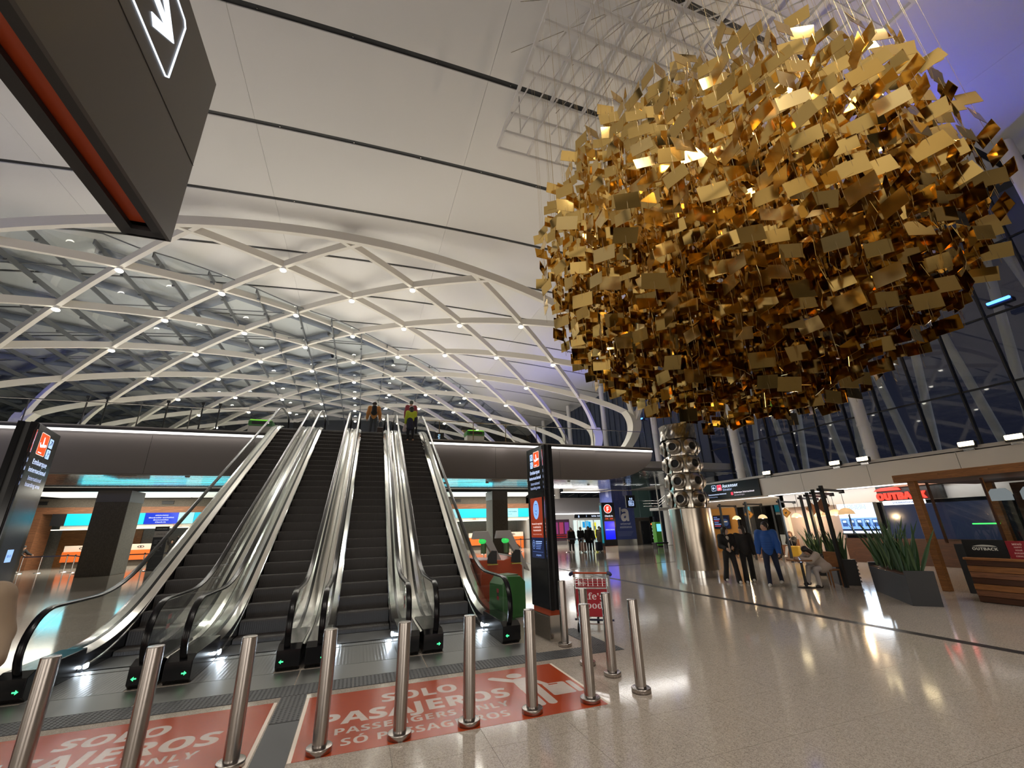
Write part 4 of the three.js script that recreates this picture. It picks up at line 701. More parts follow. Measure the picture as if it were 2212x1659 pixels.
// elevator sign on the shop band
{
  const t = screenMat(canvasTex(1024, 220, (g, w, h) => {
    g.fillStyle = '#060607'; g.fillRect(0, 0, w, h); rrect(g, 232, 22, 78, 78, 12, '#101a30', '#cfe0ff', 5); g.strokeStyle = '#cfe0ff'; g.lineWidth = 9; g.beginPath(); g.moveTo(296, 61); g.lineTo(250, 61); g.moveTo(270, 40); g.lineTo(249, 61); g.lineTo(270, 82); g.stroke();
    rrect(g, 332, 22, 80, 78, 8, '#e8304a', '#f8a0b0', 4); for (let i = 0; i < 3; i++) { g.fillStyle = '#ffd0d8'; g.fillRect(350 + i * 17, 62, 10, 28); } text(g, '⇅', 372, 42, 30, '#ffd0d8');
    text(g, 'Ascensor', 430, 46, 62, '#d4e2ff', 'bold', 'left', 270); text(g, 'Elevator', 430, 96, 44, '#b8c8f0', 'normal', 'left', 190);
    g.fillStyle = '#9cc4f4'; g.beginPath(); g.arc(118, 160, 20, 0, 7); g.fill(); text(g, 'Estacionamiento Multinivel', 150, 152, 30, '#c8d8fa', 'bold', 'left', 330); text(g, 'Multilevel parking', 150, 186, 20, '#98a8d0', 'normal', 'left', 170);
    rrect(g, 560, 140, 36, 40, 5, '#e8304a'); text(g, 'Embarque Internacional', 612, 150, 30, '#f0e4ee', 'bold', 'left', 330); text(g, 'International flights', 612, 184, 20, '#c8b8c8', 'normal', 'left', 170);
  }), 1.0);
  const s = thing('elevator_sign', 'long black lit sign for the elevator on the shop band behind the metal pillar', 'sign', [20.3, 3.6, -19.55]);
  part(s, 'case', rbox(0.1, 0.92, 4.35, 0.01), M.black); part(s, 'lit_face', new THREE.PlaneGeometry(4.3, 0.9).rotateY(-Math.PI / 2).translate(-0.053, 0, 0), t);
}
// red shop sign
{
  const { FontLoader } = await import('three/addons/loaders/FontLoader.js'); const { TextGeometry } = await import('three/addons/geometries/TextGeometry.js');
  const font = await new FontLoader().loadAsync('fonts/droid/droid_sans_bold.typeface.json');
  const s = thing('shop_sign', 'red glowing shop sign with white capsule sign under it', 'sign', [21.0, 2.5, -11.5]);
  part(s, 'board', rbox(0.12, 0.62, 2.3, 0.02, 0.1, 0.30, 0.3), M.black);
  part(s, 'letters', new TextGeometry('OUTBACK', { font, size: 0.27, depth: 0.05, curveSegments: 5, bevelEnabled: true, bevelSize: 0.016, bevelThickness: 0.01, bevelSegments: 1 }).scale(1.02, 0.95, 1).rotateY(-Math.PI / 2).translate(0, 0.05, -0.86), glow(1, 0.035, 0.02, 1.6));
  part(s, 'emblem', ext([[0, 0], [0.1, 0.07], [0.28, 0.12], [0.55, 0.13], [0.8, 0.15], [0.95, 0.08], [1.0, 0]], 0.04).rotateY(-Math.PI / 2).translate(0, 0.41, -0.9), glow(1, 0.035, 0.02, 1.6));
  part(s, 'gable', ext([[0, 0], [0.9, 0.25], [2.0, 0.25], [2.0, 0]], 0.5).rotateY(-Math.PI / 2).translate(0.3, 0.52, -0.2), M.brown);
  const cap = screenMat(canvasTex(512, 64, (g, w, h) => { g.fillStyle = '#f4f8ff'; g.fillRect(0, 0, w, h); text(g, 'STEAKHOUSE', w / 2, 34, 44, '#38507a', '900', 'center', 420); }), 1.3);
  const c = part(s, 'capsule', rbox(0.06, 0.17, 1.5, 0.03, 0, -0.085, 0.05), glow(1, 1, 1, 1.2)); part(c, 'capsule_text', new THREE.PlaneGeometry(1.4, 0.13).rotateY(-Math.PI / 2).translate(-0.0315, -0.085, 0.05), cap);
}
// black posts with arms, lamps and yellow diamond signs
{
  const p0 = thing('lamp_post', '', 'post', [19, 0, -19.1]);
  part(p0, 'pole', rbox(0.09, 2.82, 0.09, 0.008, 0, 1.41, 0), M.black); part(p0, 'arm', join(bar([-0.15, 2.70, 0], [1.65, 2.70, -0.5], 0.07, 0.08), box(0.1, 0.12, 0.12, 1.62, 2.69, -0.5)), M.black);
  const shade = part(p0, 'lamp_shade', new THREE.LatheGeometry([[0.02, 0.20], [0.12, 0.17], [0.2, 0.09], [0.23, 0.0], [0.22, 0.0], [0.19, 0.08], [0.11, 0.155], [0.02, 0.18]].map((p) => new THREE.Vector2(...p)), 20).translate(1.55, 1.98, -0.48), new THREE.MeshPhysicalMaterial({ color: rgb(0.9, 0.8, 0.65), transmission: 0.5, thickness: 0, roughness: 0.9, emissive: rgb(1, 0.7, 0.4), emissiveIntensity: 0.25 }));
  part(shade, 'bulb', ball(0.075, 1.55, 2.03, -0.48), glow(1, 0.72, 0.38, 5)); part(shade, 'cord', rod([1.55, 2.15, -0.48], [1.55, 2.68, -0.48], 0.008, 6), M.black);
  p0.userData.label = 'black lamp post with one arm, nearest to the metal pillar';
  [[19.05, -17.4, 'black lamp post behind the two women in black'], [19.0, -15.4, 'black lamp post just right of the man in blue'], [17.3, -13.0, 'farthest black post of the close group of four above the planters'], [15.8, -11.6, 'second black post of the close group of four above the planters'], [14.55, -10.45, 'third black post of the close group of four above the planters'], [13.2, -9.2, 'tallest looking black post of the close group of four, nearest the big planter']].forEach(([x, z, l]) => { copyOf(p0, 'lamp_post', l, [x, 0, z]); });
  [[19.05, -19.1], [19.0, -15.4], [17.3, -13], [14.55, -10.45]].forEach(([x, z]) => { const l = new THREE.PointLight(rgb(1, 0.72, 0.4), 4); l.position.set(x + 1.55, 1.88, z - 0.48); l.shadow.radius = 3; scene.add(l); });
  const dia = canvasTex(128, 128, (g, w) => { g.fillStyle = '#c88a20'; g.fillRect(0, 0, w, w); g.strokeStyle = '#2a1a08'; g.lineWidth = 6; g.strokeRect(8, 8, 112, 112); g.translate(64, 64); g.rotate(Math.PI / 4); g.fillStyle = '#2a1a08'; g.beginPath(); g.ellipse(-4, 4, 20, 14, 0, 0, 7); g.fill(); g.fillRect(8, -22, 9, 26); g.fillRect(-14, 12, 8, 20); });
  [[19.7, 2.2, -17.9, 'yellow diamond sign between the two left black lamp posts'], [19.9, 2.2, -15.9, 'yellow diamond sign above the head of the man in blue'], [17.0, 2.25, -12.4, 'dark diamond sign hanging among the four close posts'], [15.2, 2.3, -10.7, 'larger dark diamond sign seen before the lit shop window']].forEach(([x, y, z, l], i) => { const d = thing('diamond_sign', l, 'sign', [x, y, z], -0.5); part(d, 'board', box(0.34, 0.34, 0.02).rotateZ(Math.PI / 4), i > 1 ? M.brown : printMat(dia)); part(d, 'cord', rod([0, 0.24, 0], [0, 0.5, 0], 0.006, 5), M.black); });
}
// planters with sword-shaped leaves
{
  const leafG = (h, w, bend) => { const n = 7; return grid((u, v) => { const k = Math.sin(Math.min(1, u * 1.15 + 0.18) * Math.PI * 0.86) * w * (u > 0.97 ? 0.12 : 1), x = (v - 0.5) * k; return [x, u * h, bend * u * u + Math.abs(v - 0.5) * k * 0.35]; }, n, 4); };
  const LG = [leafG(1.25, 0.075, 0.18), leafG(1.05, 0.085, 0.30), leafG(0.85, 0.08, 0.10), leafG(1.1, 0.065, 0.38)];
  const leafMats = [M.leaf, M.leaf, M.leafPale].map((m) => { const c = m.clone(); c.side = THREE.DoubleSide; return c; });
  const mk = (label, pos, turn, L, n, hs) => {
    const p = thing('planter', label, 'planter', pos, turn); const W = 0.5;
    part(p, 'trough', join(ext([[-L / 2 + 0.06, 0], [L / 2 - 0.06, 0], [L / 2, 0.7], [L / 2 - 0.05, 0.7], [L / 2 - 0.05, 0.6], [-L / 2 + 0.05, 0.6], [-L / 2 + 0.05, 0.7], [-L / 2, 0.7]], W, 0.01).translate(0, 0, -W / 2)), M.planter);
    part(p, 'soil', box(L - 0.12, 0.05, W - 0.04, 0, 0.61, 0), M.woodDark);
    for (let i = 0; i < n; i++) { const k = (rnd() * 4) | 0; const m = part(p, 'leaf', LG[k], leafMats[(rnd() * 3) | 0], [rr(-L / 2 + 0.15, L / 2 - 0.15), 0.6, rr(-W / 2 + 0.1, W / 2 - 0.1)], [rr(-0.22, 0.22), rr(0, 6.28), rr(-0.2, 0.2)]); m.scale.set(1, rr(0.8, 1.08) * hs, 1); }
    return p;
  };
  mk('big dark planter with tall sword leaved plants left of the wooden pavilion', [12.62, 0, -7.45], Math.atan2(2.1, 2.0), 2.5, 74, 1.0);
  const p2 = mk('dark planter with plants behind the seated woman in cream', [14.2, 0, -9.95], Math.atan2(2.1, 2.0), 1.6, 30, 0.85);
  for (let i = 0; i < 6; i++) part(p2, 'slat', box(1.62, 0.05, 0.02, 0, 0.12 + i * 0.1, 0.27), M.woodDark);
  mk('dark planter with plants farthest back in the row of planters', [15.9, 0, -11.9], Math.atan2(2.1, 2.0), 1.6, 30, 0.85);
}
// wooden pavilion of the bar
{
  const p = thing('bar_pavilion', 'open wooden bar pavilion with flat roof and glass screens at the right edge', 'pavilion', [14.5, 0, -7.9]);
  part(p, 'roof_beam', boxUV(rbox(0.16, 0.2, 9, 0.01, 0, 2.88, 4.45), 1), M.woodLight); part(p, 'roof_beam', boxUV(rbox(4, 0.2, 0.16, 0.01, 2.0, 2.88, 0), 1), M.woodLight);
  part(p, 'roof', boxUV(box(3.9, 0.08, 8.9, 2.0, 2.82, 4.4), 1), M.woodDark);
  part(p, 'post', boxUV(rbox(0.17, 2.78, 0.17, 0.01, 0.06, 1.39, 0.32), 1), M.woodLight);
  part(p, 'post', boxUV(rbox(0.17, 2.78, 0.17, 0.01, 3.8, 1.39, 0.32), 1), M.woodLight);
  part(p, 'dark_pier', boxUV(box(0.55, 1.15, 0.6, 0.35, 0.575, 1.05), 1), M.planter);
  part(p, 'back_wall', boxUV(box(0.1, 2.7, 6, 3.2, 1.35, 4), 1), M.woodDark);
  for (let i = 0; i < 3; i++) { part(p, 'glass_screen', new THREE.PlaneGeometry(1.1, 1.5).rotateY(-Math.PI / 2).translate(0.5, 1.95, 1.0 + i * 1.15), M.glassGrey); part(p, 'screen_post', box(0.05, 1.6, 0.05, 0.5, 1.95, 0.42 + i * 1.15), M.woodDark); }
  part(p, 'shelf_back', box(0.06, 1.3, 3.2, 2.6, 2.0, 3.4), std({ color: rgb(0.55, 0.26, 0.05), roughness: 0.5 }));
  const led = part(p, 'shelf_light', box(0.05, 0.04, 3.1, 2.5, 2.62, 3.4), glow(1, 0.6, 0.15, 3)); area([17.0, 2.58, -4.5], [17.2, 1.0, -4.5], 3, 0.1, [1, 0.55, 0.15], 12);
  for (const [z, w] of [[0.75, 0.5], [1.4, 0.45], [2.15, 0.75]]) part(p, 'pale_panel', ext([[-w / 2, 0], [w / 2, 0], [w / 2, 0.22], [w / 2 - 0.1, 0.34], [-w / 2 + 0.1, 0.34], [-w / 2, 0.22]], 0.03).rotateY(-Math.PI / 2).translate(3.1, 2.22, z), glow(0.9, 0.95, 0.95, 0.22));
  part(p, 'green_light', box(0.03, 0.03, 0.55, 1.4, 1.62, 0.95), glow(0.05, 0.9, 0.1, 2.5));
  const c = thing('bar_counter', 'bar counter clad in horizontal wooden boards at the right edge', 'counter', [13.3, 0, -6.4]);
  part(c, 'core', box(0.5, 0.86, 5, 0.3, 0.43, 2.5), M.black);
  for (let i = 0; i < 7; i++) { const m = [M.woodDark, M.woodLight, M.brown][(i * 5) % 3]; part(c, 'board', boxUV(rbox(0.05 + (i % 3) * 0.012, 0.118, 5, 0.006, 0.02 - (i % 3) * 0.006, 0.07 + i * 0.125, 2.5), 1), m); }
  part(c, 'top', boxUV(rbox(0.64, 0.05, 5.06, 0.008, 0.28, 0.905, 2.5), 1), M.woodLight);
  const ob = printMat(canvasTex(512, 320, (g, w, h) => { g.fillStyle = '#0a0a0a'; g.fillRect(0, 0, w, h); g.fillStyle = '#c8c8c0'; g.beginPath(); g.moveTo(110, 120); g.quadraticCurveTo(200, 76, 300, 88); g.quadraticCurveTo(380, 90, 420, 120); g.closePath(); g.fill(); text(g, 'OUTBACK', 260, 165, 70, '#d8d8d0', '900', 'center', 340); }));
  const s1 = thing('counter_sign', 'black sign board with white lettering on the bar counter', 'sign', [13.42, 0.93, -6.05]); part(s1, 'board', box(0.03, 0.38, 0.72, 0, 0.19, 0), M.black); part(s1, 'print', new THREE.PlaneGeometry(0.7, 0.36).rotateY(-Math.PI / 2).translate(-0.017, 0.19, 0), ob);
  const menu = printMat(canvasTex(256, 256, (g, w, h) => { g.fillStyle = '#8e1424'; g.fillRect(0, 0, w, h); ['MENÚ', 'HAPPY', 'HOUR', 'BURGERS', 'CERVEZA'].forEach((s, i) => text(g, s, 128, 44 + i * 44, i ? 30 : 40, '#f0d0c8')); }));
  const s2 = thing('menu_board', 'red menu board beside the black sign on the bar counter', 'sign', [13.42, 0.93, -5.5]); part(s2, 'board', box(0.03, 0.36, 0.34, 0, 0.18, 0), M.red); part(s2, 'print', new THREE.PlaneGeometry(0.33, 0.35).rotateY(-Math.PI / 2).translate(-0.017, 0.18, 0), menu);
  const s3 = thing('picture_board', 'board with a food picture at the right end of the bar counter', 'sign', [13.42, 0.93, -5.0]); part(s3, 'board', box(0.03, 0.3, 0.6, 0, 0.15, 0), printMat(noiseTex(128, 64, (x, y) => { const v = nA(x / 9, y / 9), u = nB(x / 5, y / 5); return [150 * v + 60, 110 * v + 40 * u, 80 * u + 20]; }, true)));
}
// tables and chairs of the cafe
{
  const t0 = thing('cafe_table', 'small round cafe table before the seated woman in cream', 'table', [12.35, 0, -9.75]);
  part(t0, 'top', cyl(0.36, 0.36, 0.035, 30, 0, 0.735, 0), M.woodLight); part(t0, 'stem', cyl(0.035, 0.035, 0.7, 12, 0, 0.37, 0), M.black); part(t0, 'foot', cyl(0.24, 0.2, 0.03, 24, 0, 0.015, 0), M.black);
  copyOf(t0, 'cafe_table', 'round cafe table by the window behind the man in blue', [20.6, 0, -18.2]);
  const ch = thing('cafe_chair', 'wooden chair under the seated woman in cream', 'chair', [13.12, 0, -9.55], 0.0);   // faces -x
  part(ch, 'seat', rbox(0.42, 0.04, 0.42, 0.015, 0, 0.45, 0), M.woodLight); part(ch, 'backrest', rbox(0.035, 0.42, 0.40, 0.015, 0.22, 0.72, 0), M.woodLight);
  for (const [x, z] of [[-0.18, -0.18], [-0.18, 0.18], [0.2, -0.18], [0.2, 0.18]]) part(ch, 'leg', cyl(0.018, 0.022, 0.44, 10, x, 0.22, z), M.woodLight);
  copyOf(ch, 'cafe_chair', 'wooden chair under the girl holding a phone by the window', [20.95, 0, -16.75], 0);
  copyOf(ch, 'cafe_chair', 'empty wooden chair by the window behind the women in black', [20.2, 0, -19.9], 1.2);
}
// luggage by the window
{
  const s = thing('suitcase', 'yellow trolley suitcase standing beside the girl with the phone', 'suitcase', [19.7, 0, -15.7], 0.3);
  part(s, 'shell', rbox(0.3, 0.6, 0.42, 0.05, 0, 0.38, 0), std({ color: rgb(0.55, 0.33, 0.03), roughness: 0.4 })); part(s, 'handle', tube([[0.12, 0.66, -0.12], [0.12, 1.05, -0.12], [0.12, 1.07, 0.12], [0.12, 0.66, 0.12]], 0.012, 6), M.steel); for (const [x, z] of [[-0.1, -0.15], [-0.1, 0.15], [0.1, -0.15], [0.1, 0.15]]) part(s, 'wheel', new THREE.SphereGeometry(0.04, 10, 8).translate(x, 0.04, z), M.black);
  const b = thing('carry_basket', 'black baby carry basket on the floor beside the seated girl', 'basket', [20.0, 0, -17.0], 0.4);
  part(b, 'shell', new THREE.SphereGeometry(0.33, 18, 10, 0, 6.283, Math.PI / 2, Math.PI / 2).scale(1.2, 0.9, 0.8).translate(0, 0.30, 0), M.black); part(b, 'handle', new THREE.TorusGeometry(0.34, 0.018, 8, 24, Math.PI).translate(0, 0.3, 0), M.greyPaint);
}
// tall metal pillar with nozzle rows
{
  const c = thing('metal_pillar', 'tall shiny metal pillar with rows of round air nozzles', 'pillar', [12.0, 0, -13.6]);
  const drum = std({ color: rgb(0.40, 0.35, 0.29), metalness: 1, roughness: 0.26 }), wrap = std({ color: rgb(0.52, 0.47, 0.40), metalness: 1, roughness: 0.2 }), ringM = std({ color: rgb(0.42, 0.39, 0.35), metalness: 1, roughness: 0.3 });
  part(c, 'plinth', cyl(0.68, 0.68, 0.24, 48, 0, 0.12, 0), M.steel); part(c, 'drum', new THREE.LatheGeometry([[0.70, 0.23], [0.765, 0.24], [0.765, 2.36], [0.755, 2.385], [0.6, 2.39]].map((p) => new THREE.Vector2(...p)), 64), drum);
  for (const a of [0.6, 2.7, 4.8]) part(c, 'drum_seam', box(0.012, 2.1, 0.012, 0.767 * Math.cos(a), 1.3, 0.767 * Math.sin(a)), M.steel);
  for (let r = 0; r < 4; r++) {
    const y0 = 2.39 + r * 0.66, sec = part(c, 'ring_section', hard(grid((u, v) => { const a = u * 6.2832, k = 0.60 + 0.035 * Math.cos(a * 6 + r * 0.3) + 0.008 * Math.sin(a * 17 + r); const b = v < 0.06 || v > 0.94 ? 0.985 : 1; return [k * b * Math.cos(a), y0 + v * 0.66, k * b * Math.sin(a)]; }, 72, 8), 50), wrap);
    for (let i = 0; i < 6; i++) {
      const a = i / 6 * 6.2832 + 0.55, n = part(sec, 'nozzle', join(new THREE.LatheGeometry([[0.0, -0.02], [0.265, -0.02], [0.27, 0.02], [0.235, 0.05], [0.20, 0.055], [0.175, 0.12], [0.15, 0.135], [0.13, 0.13], [0.115, 0.02], [0.11, -0.15], [0, -0.15]].map((p) => new THREE.Vector2(...p)), 28).rotateZ(-Math.PI / 2).scale(1, 1.12, 1.12)), ringM, [0.615 * Math.cos(a), y0 + 0.33, 0.615 * Math.sin(a)], [0, -a, 0]);
    }
    for (let i = 0; i < 6; i++) { const a = i / 6 * 6.2832 + 0.55; part(sec, 'nozzle_bore', new THREE.CircleGeometry(0.127, 20).rotateY(Math.PI / 2), M.black, [0.66 * Math.cos(a), y0 + 0.33, 0.66 * Math.sin(a)], [0, -a, 0]); }
  }
  part(c, 'top_drum', hard(grid((u, v) => { const a = u * 6.2832, k = 0.685 + 0.012 * Math.sin(a * 9) * Math.sin(v * 7) + 0.006 * Math.sin(a * 23 + v * 9); return [k * Math.cos(a), 5.03 + v * 0.57, k * Math.sin(a)]; }, 72, 8), 60), wrap); part(c, 'lid', cyl(0.68, 0.68, 0.03, 48, 0, 5.6, 0), wrap);
}

// ---------------------------------------------------------------- far right: mezzanine, lift tower, signs, doors under the upper floor
{
  const mz = struct('mezzanine'); part(mz, 'deck', bx(19.6, 28.7, 5.2, 5.6, -40, -29), M.whitePaint); part(mz, 'edge', bx(19.5, 28.7, 5.15, 5.65, -29.02, -28.9), M.whitePaint);
  const r = thing('mezzanine_rail', 'steel rail with thin bars along the mezzanine edge left of the metal pillar', 'railing', [20, 5.65, -29.0]);
  for (let i = 0; i < 5; i++) part(r, 'bar', rod([-0.4, 0.2 + i * 0.2, 0], [8.6, 0.2 + i * 0.2, 0], 0.018, 6), M.steel); for (let x = -0.3; x < 8.6; x += 1.2) part(r, 'post', box(0.04, 1.05, 0.04, x, 0.52, 0), M.steel);
  for (const [x, z] of [[20, -37], [17, -41]]) { part(mz, 'ceiling_light', box(4, 0.06, 0.5, x, 4.95, z), glow(1, 0.97, 0.92, 2)); area([x, 4.88, z], [x, 0, z - 0.01], 4, 0.5, [1, 0.97, 0.92], 22); }
  part(mz, 'upper_wall', bx(18, 28.6, 5.6, 8.6, -40.4, -40), M.darkWall);
  for (const [x, z] of [[24.5, -30.3], [21.3, -30.6]]) { const l = thing('tube_lamp', x > 23 ? 'long white tube lamp under the mezzanine, right one' : 'long white tube lamp under the mezzanine, left one', 'lamp', [x, 5.13, z]); part(l, 'tube', rbox(2.6, 0.06, 0.12, 0.025), glow(1, 0.97, 0.9, 5)); part(l, 'tray', box(2.7, 0.04, 0.18, 0, 0.04, 0), M.greyPaint); area([x, 5.05, z], [x, 0, z - 0.01], 2.6, 0.14, [1, 0.96, 0.9], 34); }
  const tower = struct('lift_tower');
  for (let i = 0; i < 3; i++) for (let j = 0; j < 2; j++) part(tower, 'glass_panel', rbox(1.36, 1.62, 0.04, 0.005, 26.5 + i * 1.4, 3.35 + j * 1.66, -38), std({ color: rgb(0.20, 0.36, 0.35), roughness: 0.12 }));
  part(tower, 'base_wall', bx(25.8, 28.7, 0, 2.5, -38.1, -38), std({ color: rgb(0.24, 0.20, 0.16), roughness: 0.3, metalness: 0.3 }));
  const door = struct('door_1', bx(27.1, 28.0, 0, 2.15, -37.99, -37.9), M.planter); part(door, 'door_frame', join(bx(27.02, 27.1, 0, 2.2, -37.98, -37.86), bx(28.0, 28.08, 0, 2.2, -37.98, -37.86), bx(27.02, 28.08, 2.15, 2.22, -37.98, -37.86)), M.steel); part(door, 'door_handle', rod([27.2, 0.95, -37.86], [27.2, 1.25, -37.86], 0.015, 8), M.steel);
  const st = thing('info_strip', 'narrow black information strip right of the dark lift door', 'sign', [28.4, 1.3, -37.9]); part(st, 'panel', rbox(0.36, 2.6, 0.06, 0.01), M.black); part(st, 'orange_mark', box(0.3, 0.16, 0.02, 0, 0.55, 0.035), glow(1, 0.2, 0.05, 0.8)); for (let i = 0; i < 4; i++) part(st, 'white_mark', box(0.16, 0.1, 0.02, 0, 0.25 - i * 0.35, 0.035), glow(0.7, 0.75, 0.8, 0.5));
  const cp = thing('entrance_canopy', 'flat white canopy on thin posts left of the metal pillar', 'canopy', [23.6, 3.0, -30]); part(cp, 'roof', rbox(2.6, 0.22, 1.2, 0.02, 0.6, 0, 0), M.whitePaint); for (const x of [-0.2, 1.4]) part(cp, 'post', cyl(0.05, 0.05, 5.1, 12, x, -0.45, 0), M.whitePaint);
  const rail = thing('stair_rail', 'sloping green tinted stair railing above the white canopy', 'railing', [24.4, 3.1, -31.2]); for (let i = 0; i < 3; i++) part(rail, 'bar', rod([-1.6, 0.2 + i * 0.22, 0], [0, 0.2 + i * 0.22, 0], 0.02, 6), M.steel); for (let i = 0; i < 3; i++) part(rail, 'bar', rod([0, 0.2 + i * 0.22, 0], [2.4, 1.7 + i * 0.22, 0], 0.02, 6), M.steel);
  const gr = thing('green_kiosk', 'bright green lit kiosk behind the metal pillar', 'kiosk', [24.2, 0, -31.6]); part(gr, 'body', rbox(0.7, 2.0, 0.5, 0.03, 0, 1.0, 0), std({ color: rgb(0.10, 0.40, 0.04), roughness: 0.4 })); part(gr, 'screen', box(0.5, 0.6, 0.02, 0, 1.55, 0.255), glow(0.15, 0.55, 0.9, 1)); part(gr, 'trim', box(0.72, 0.12, 0.52, 0, 0.06, 0), M.black);
  const bench = thing('black_bench', 'low black bench between the lift door and the metal pillar', 'bench', [22.6, 0, -29.4]); part(bench, 'seat', rbox(1.2, 0.1, 0.5, 0.02, 0, 0.42, 0), M.black); for (const x of [-0.5, 0.5]) part(bench, 'leg', box(0.06, 0.38, 0.45, x, 0.19, 0), M.black);
}
{
  const ad = thing('advert_column', 'tall square column wrapped in a blue advert with a big white letter', 'column', [24.0, 0, -37.2]);
  part(ad, 'core', box(2.3, 0.55, 2.2, 0, 0.275, 0), M.steel);
  const t = printMat(canvasTex(512, 1024, (g, w, h) => {
    g.fillStyle = '#3c4a86'; g.fillRect(0, 0, w, h); for (let i = 0; i < 40; i++) { g.fillStyle = `rgba(${90 + i * 2},${100 + i},${160},0.10)`; g.fillRect((i * 83) % 512, (i * 191) % 420, 30 + (i * 17) % 60, 60 + (i * 29) % 140); }
    g.fillStyle = '#8a90b8'; g.beginPath(); g.ellipse(300, 150, 34, 70, 0, 0, 7); g.fill(); g.beginPath(); g.ellipse(360, 170, 30, 64, 0, 0, 7); g.fill();
    text(g, 'a', 280, 545, 400, '#d8d4d8', '900'); g.fillStyle = '#d8d4d8'; g.beginPath(); g.moveTo(150, 430); g.lineTo(196, 430); g.lineTo(150, 640); g.closePath(); g.fill();
    text(g, 'universal', 270, 736, 62, '#c4c8dc', 'bold', 'center', 250); text(g, 'assistance', 270, 796, 62, '#c4c8dc', 'bold', 'center', 290); for (let i = 0; i < 4; i++) { g.fillStyle = 'rgba(200,205,225,0.5)'; g.fillRect(60, 880 + i * 24, 380 - i * 20, 6); }
  }), 0.35);
  part(ad, 'advert_wrap', box(2.34, 5.0, 2.24, 0, 3.05, 0), t); part(ad, 'cap', box(2.4, 0.1, 2.3, 0, 5.05, 0), M.steel);
  const ls = thing('lift_sign', 'black hanging sign with lift arrows before the advert column', 'sign', [23.85, 3.9, -34.6]); part(ls, 'case', rbox(1.0, 1.12, 0.16, 0.02), M.black);
  part(ls, 'lit_face', new THREE.PlaneGeometry(0.94, 1.06).translate(0, 0, 0.083), screenMat(canvasTex(256, 288, (g, w, h) => { g.fillStyle = '#050506'; g.fillRect(0, 0, w, h); const c = '#b8d0ff'; poly(g, [[112, 48], [88, 80], [104, 80], [104, 110], [120, 110], [120, 80], [136, 80]], c); poly(g, [[164, 110], [140, 80], [156, 80], [156, 50], [172, 50], [172, 80], [188, 80]], c); rrect(g, 60, 128, 150, 118, 14, '#0c1830', c, 9); for (let i = 0; i < 2; i++) { g.fillStyle = c; g.beginPath(); g.arc(92 + i * 34, 152, 9, 0, 7); g.fill(); g.fillRect(84 + i * 34, 164, 17, 62); } g.strokeStyle = c; g.lineWidth = 9; g.beginPath(); g.arc(172, 206, 20, 0, 7); g.stroke(); g.beginPath(); g.arc(162, 152, 8, 0, 7); g.fill(); g.fillRect(158, 164, 10, 30); }), 1)); part(ls, 'hanger', rod([0, 0.56, 0], [0, 1.32, 0], 0.03, 8), M.black);
  const f = thing('check_in_totem', 'black check in totem with a red letter circle and blue screen', 'totem', [17.25, 0, -27.9], -0.1);
  part(f, 'body', rbox(1.02, 3.0, 0.42, 0.02, 0, 1.95, -0.21), M.black); part(f, 'collar', box(0.98, 0.06, 0.38, 0, 0.45, -0.21), M.orangeDark); part(f, 'plinth', box(0.98, 0.43, 0.40, 0, 0.215, -0.21), M.steel);
  part(f, 'screen', new THREE.PlaneGeometry(0.96, 2.94).translate(0, 1.95, 0.004), screenMat(canvasTex(256, 784, (g, w, h) => { g.fillStyle = '#040405'; g.fillRect(0, 0, w, h); g.fillStyle = '#fff'; g.beginPath(); g.arc(118, 112, 84, 0, 7); g.fill(); g.fillStyle = '#e0361c'; g.beginPath(); g.arc(118, 112, 75, 0, 7); g.fill(); text(g, 'F', 118, 118, 120, '#fff'); text(g, 'Check-in', 128, 246, 46, '#e8ecff', 'bold', 'center', 170); text(g, '236 - 250', 128, 296, 40, '#d84a2a', 'bold', 'center', 180); g.fillStyle = '#0a18d8'; g.fillRect(24, 346, 208, 330); text(g, 'AEROLINEAS', 128, 500, 34, '#b8c8ff', 'bold', 'center', 190); }), 1.0));
  part(f, 'side_light', box(0.02, 2.6, 0.3, -0.515, 1.95, -0.21), std({ color: rgb(0.02, 0.12, 0.15), emissive: rgb(0.0, 0.10, 0.13), roughness: 0.3 }));
}
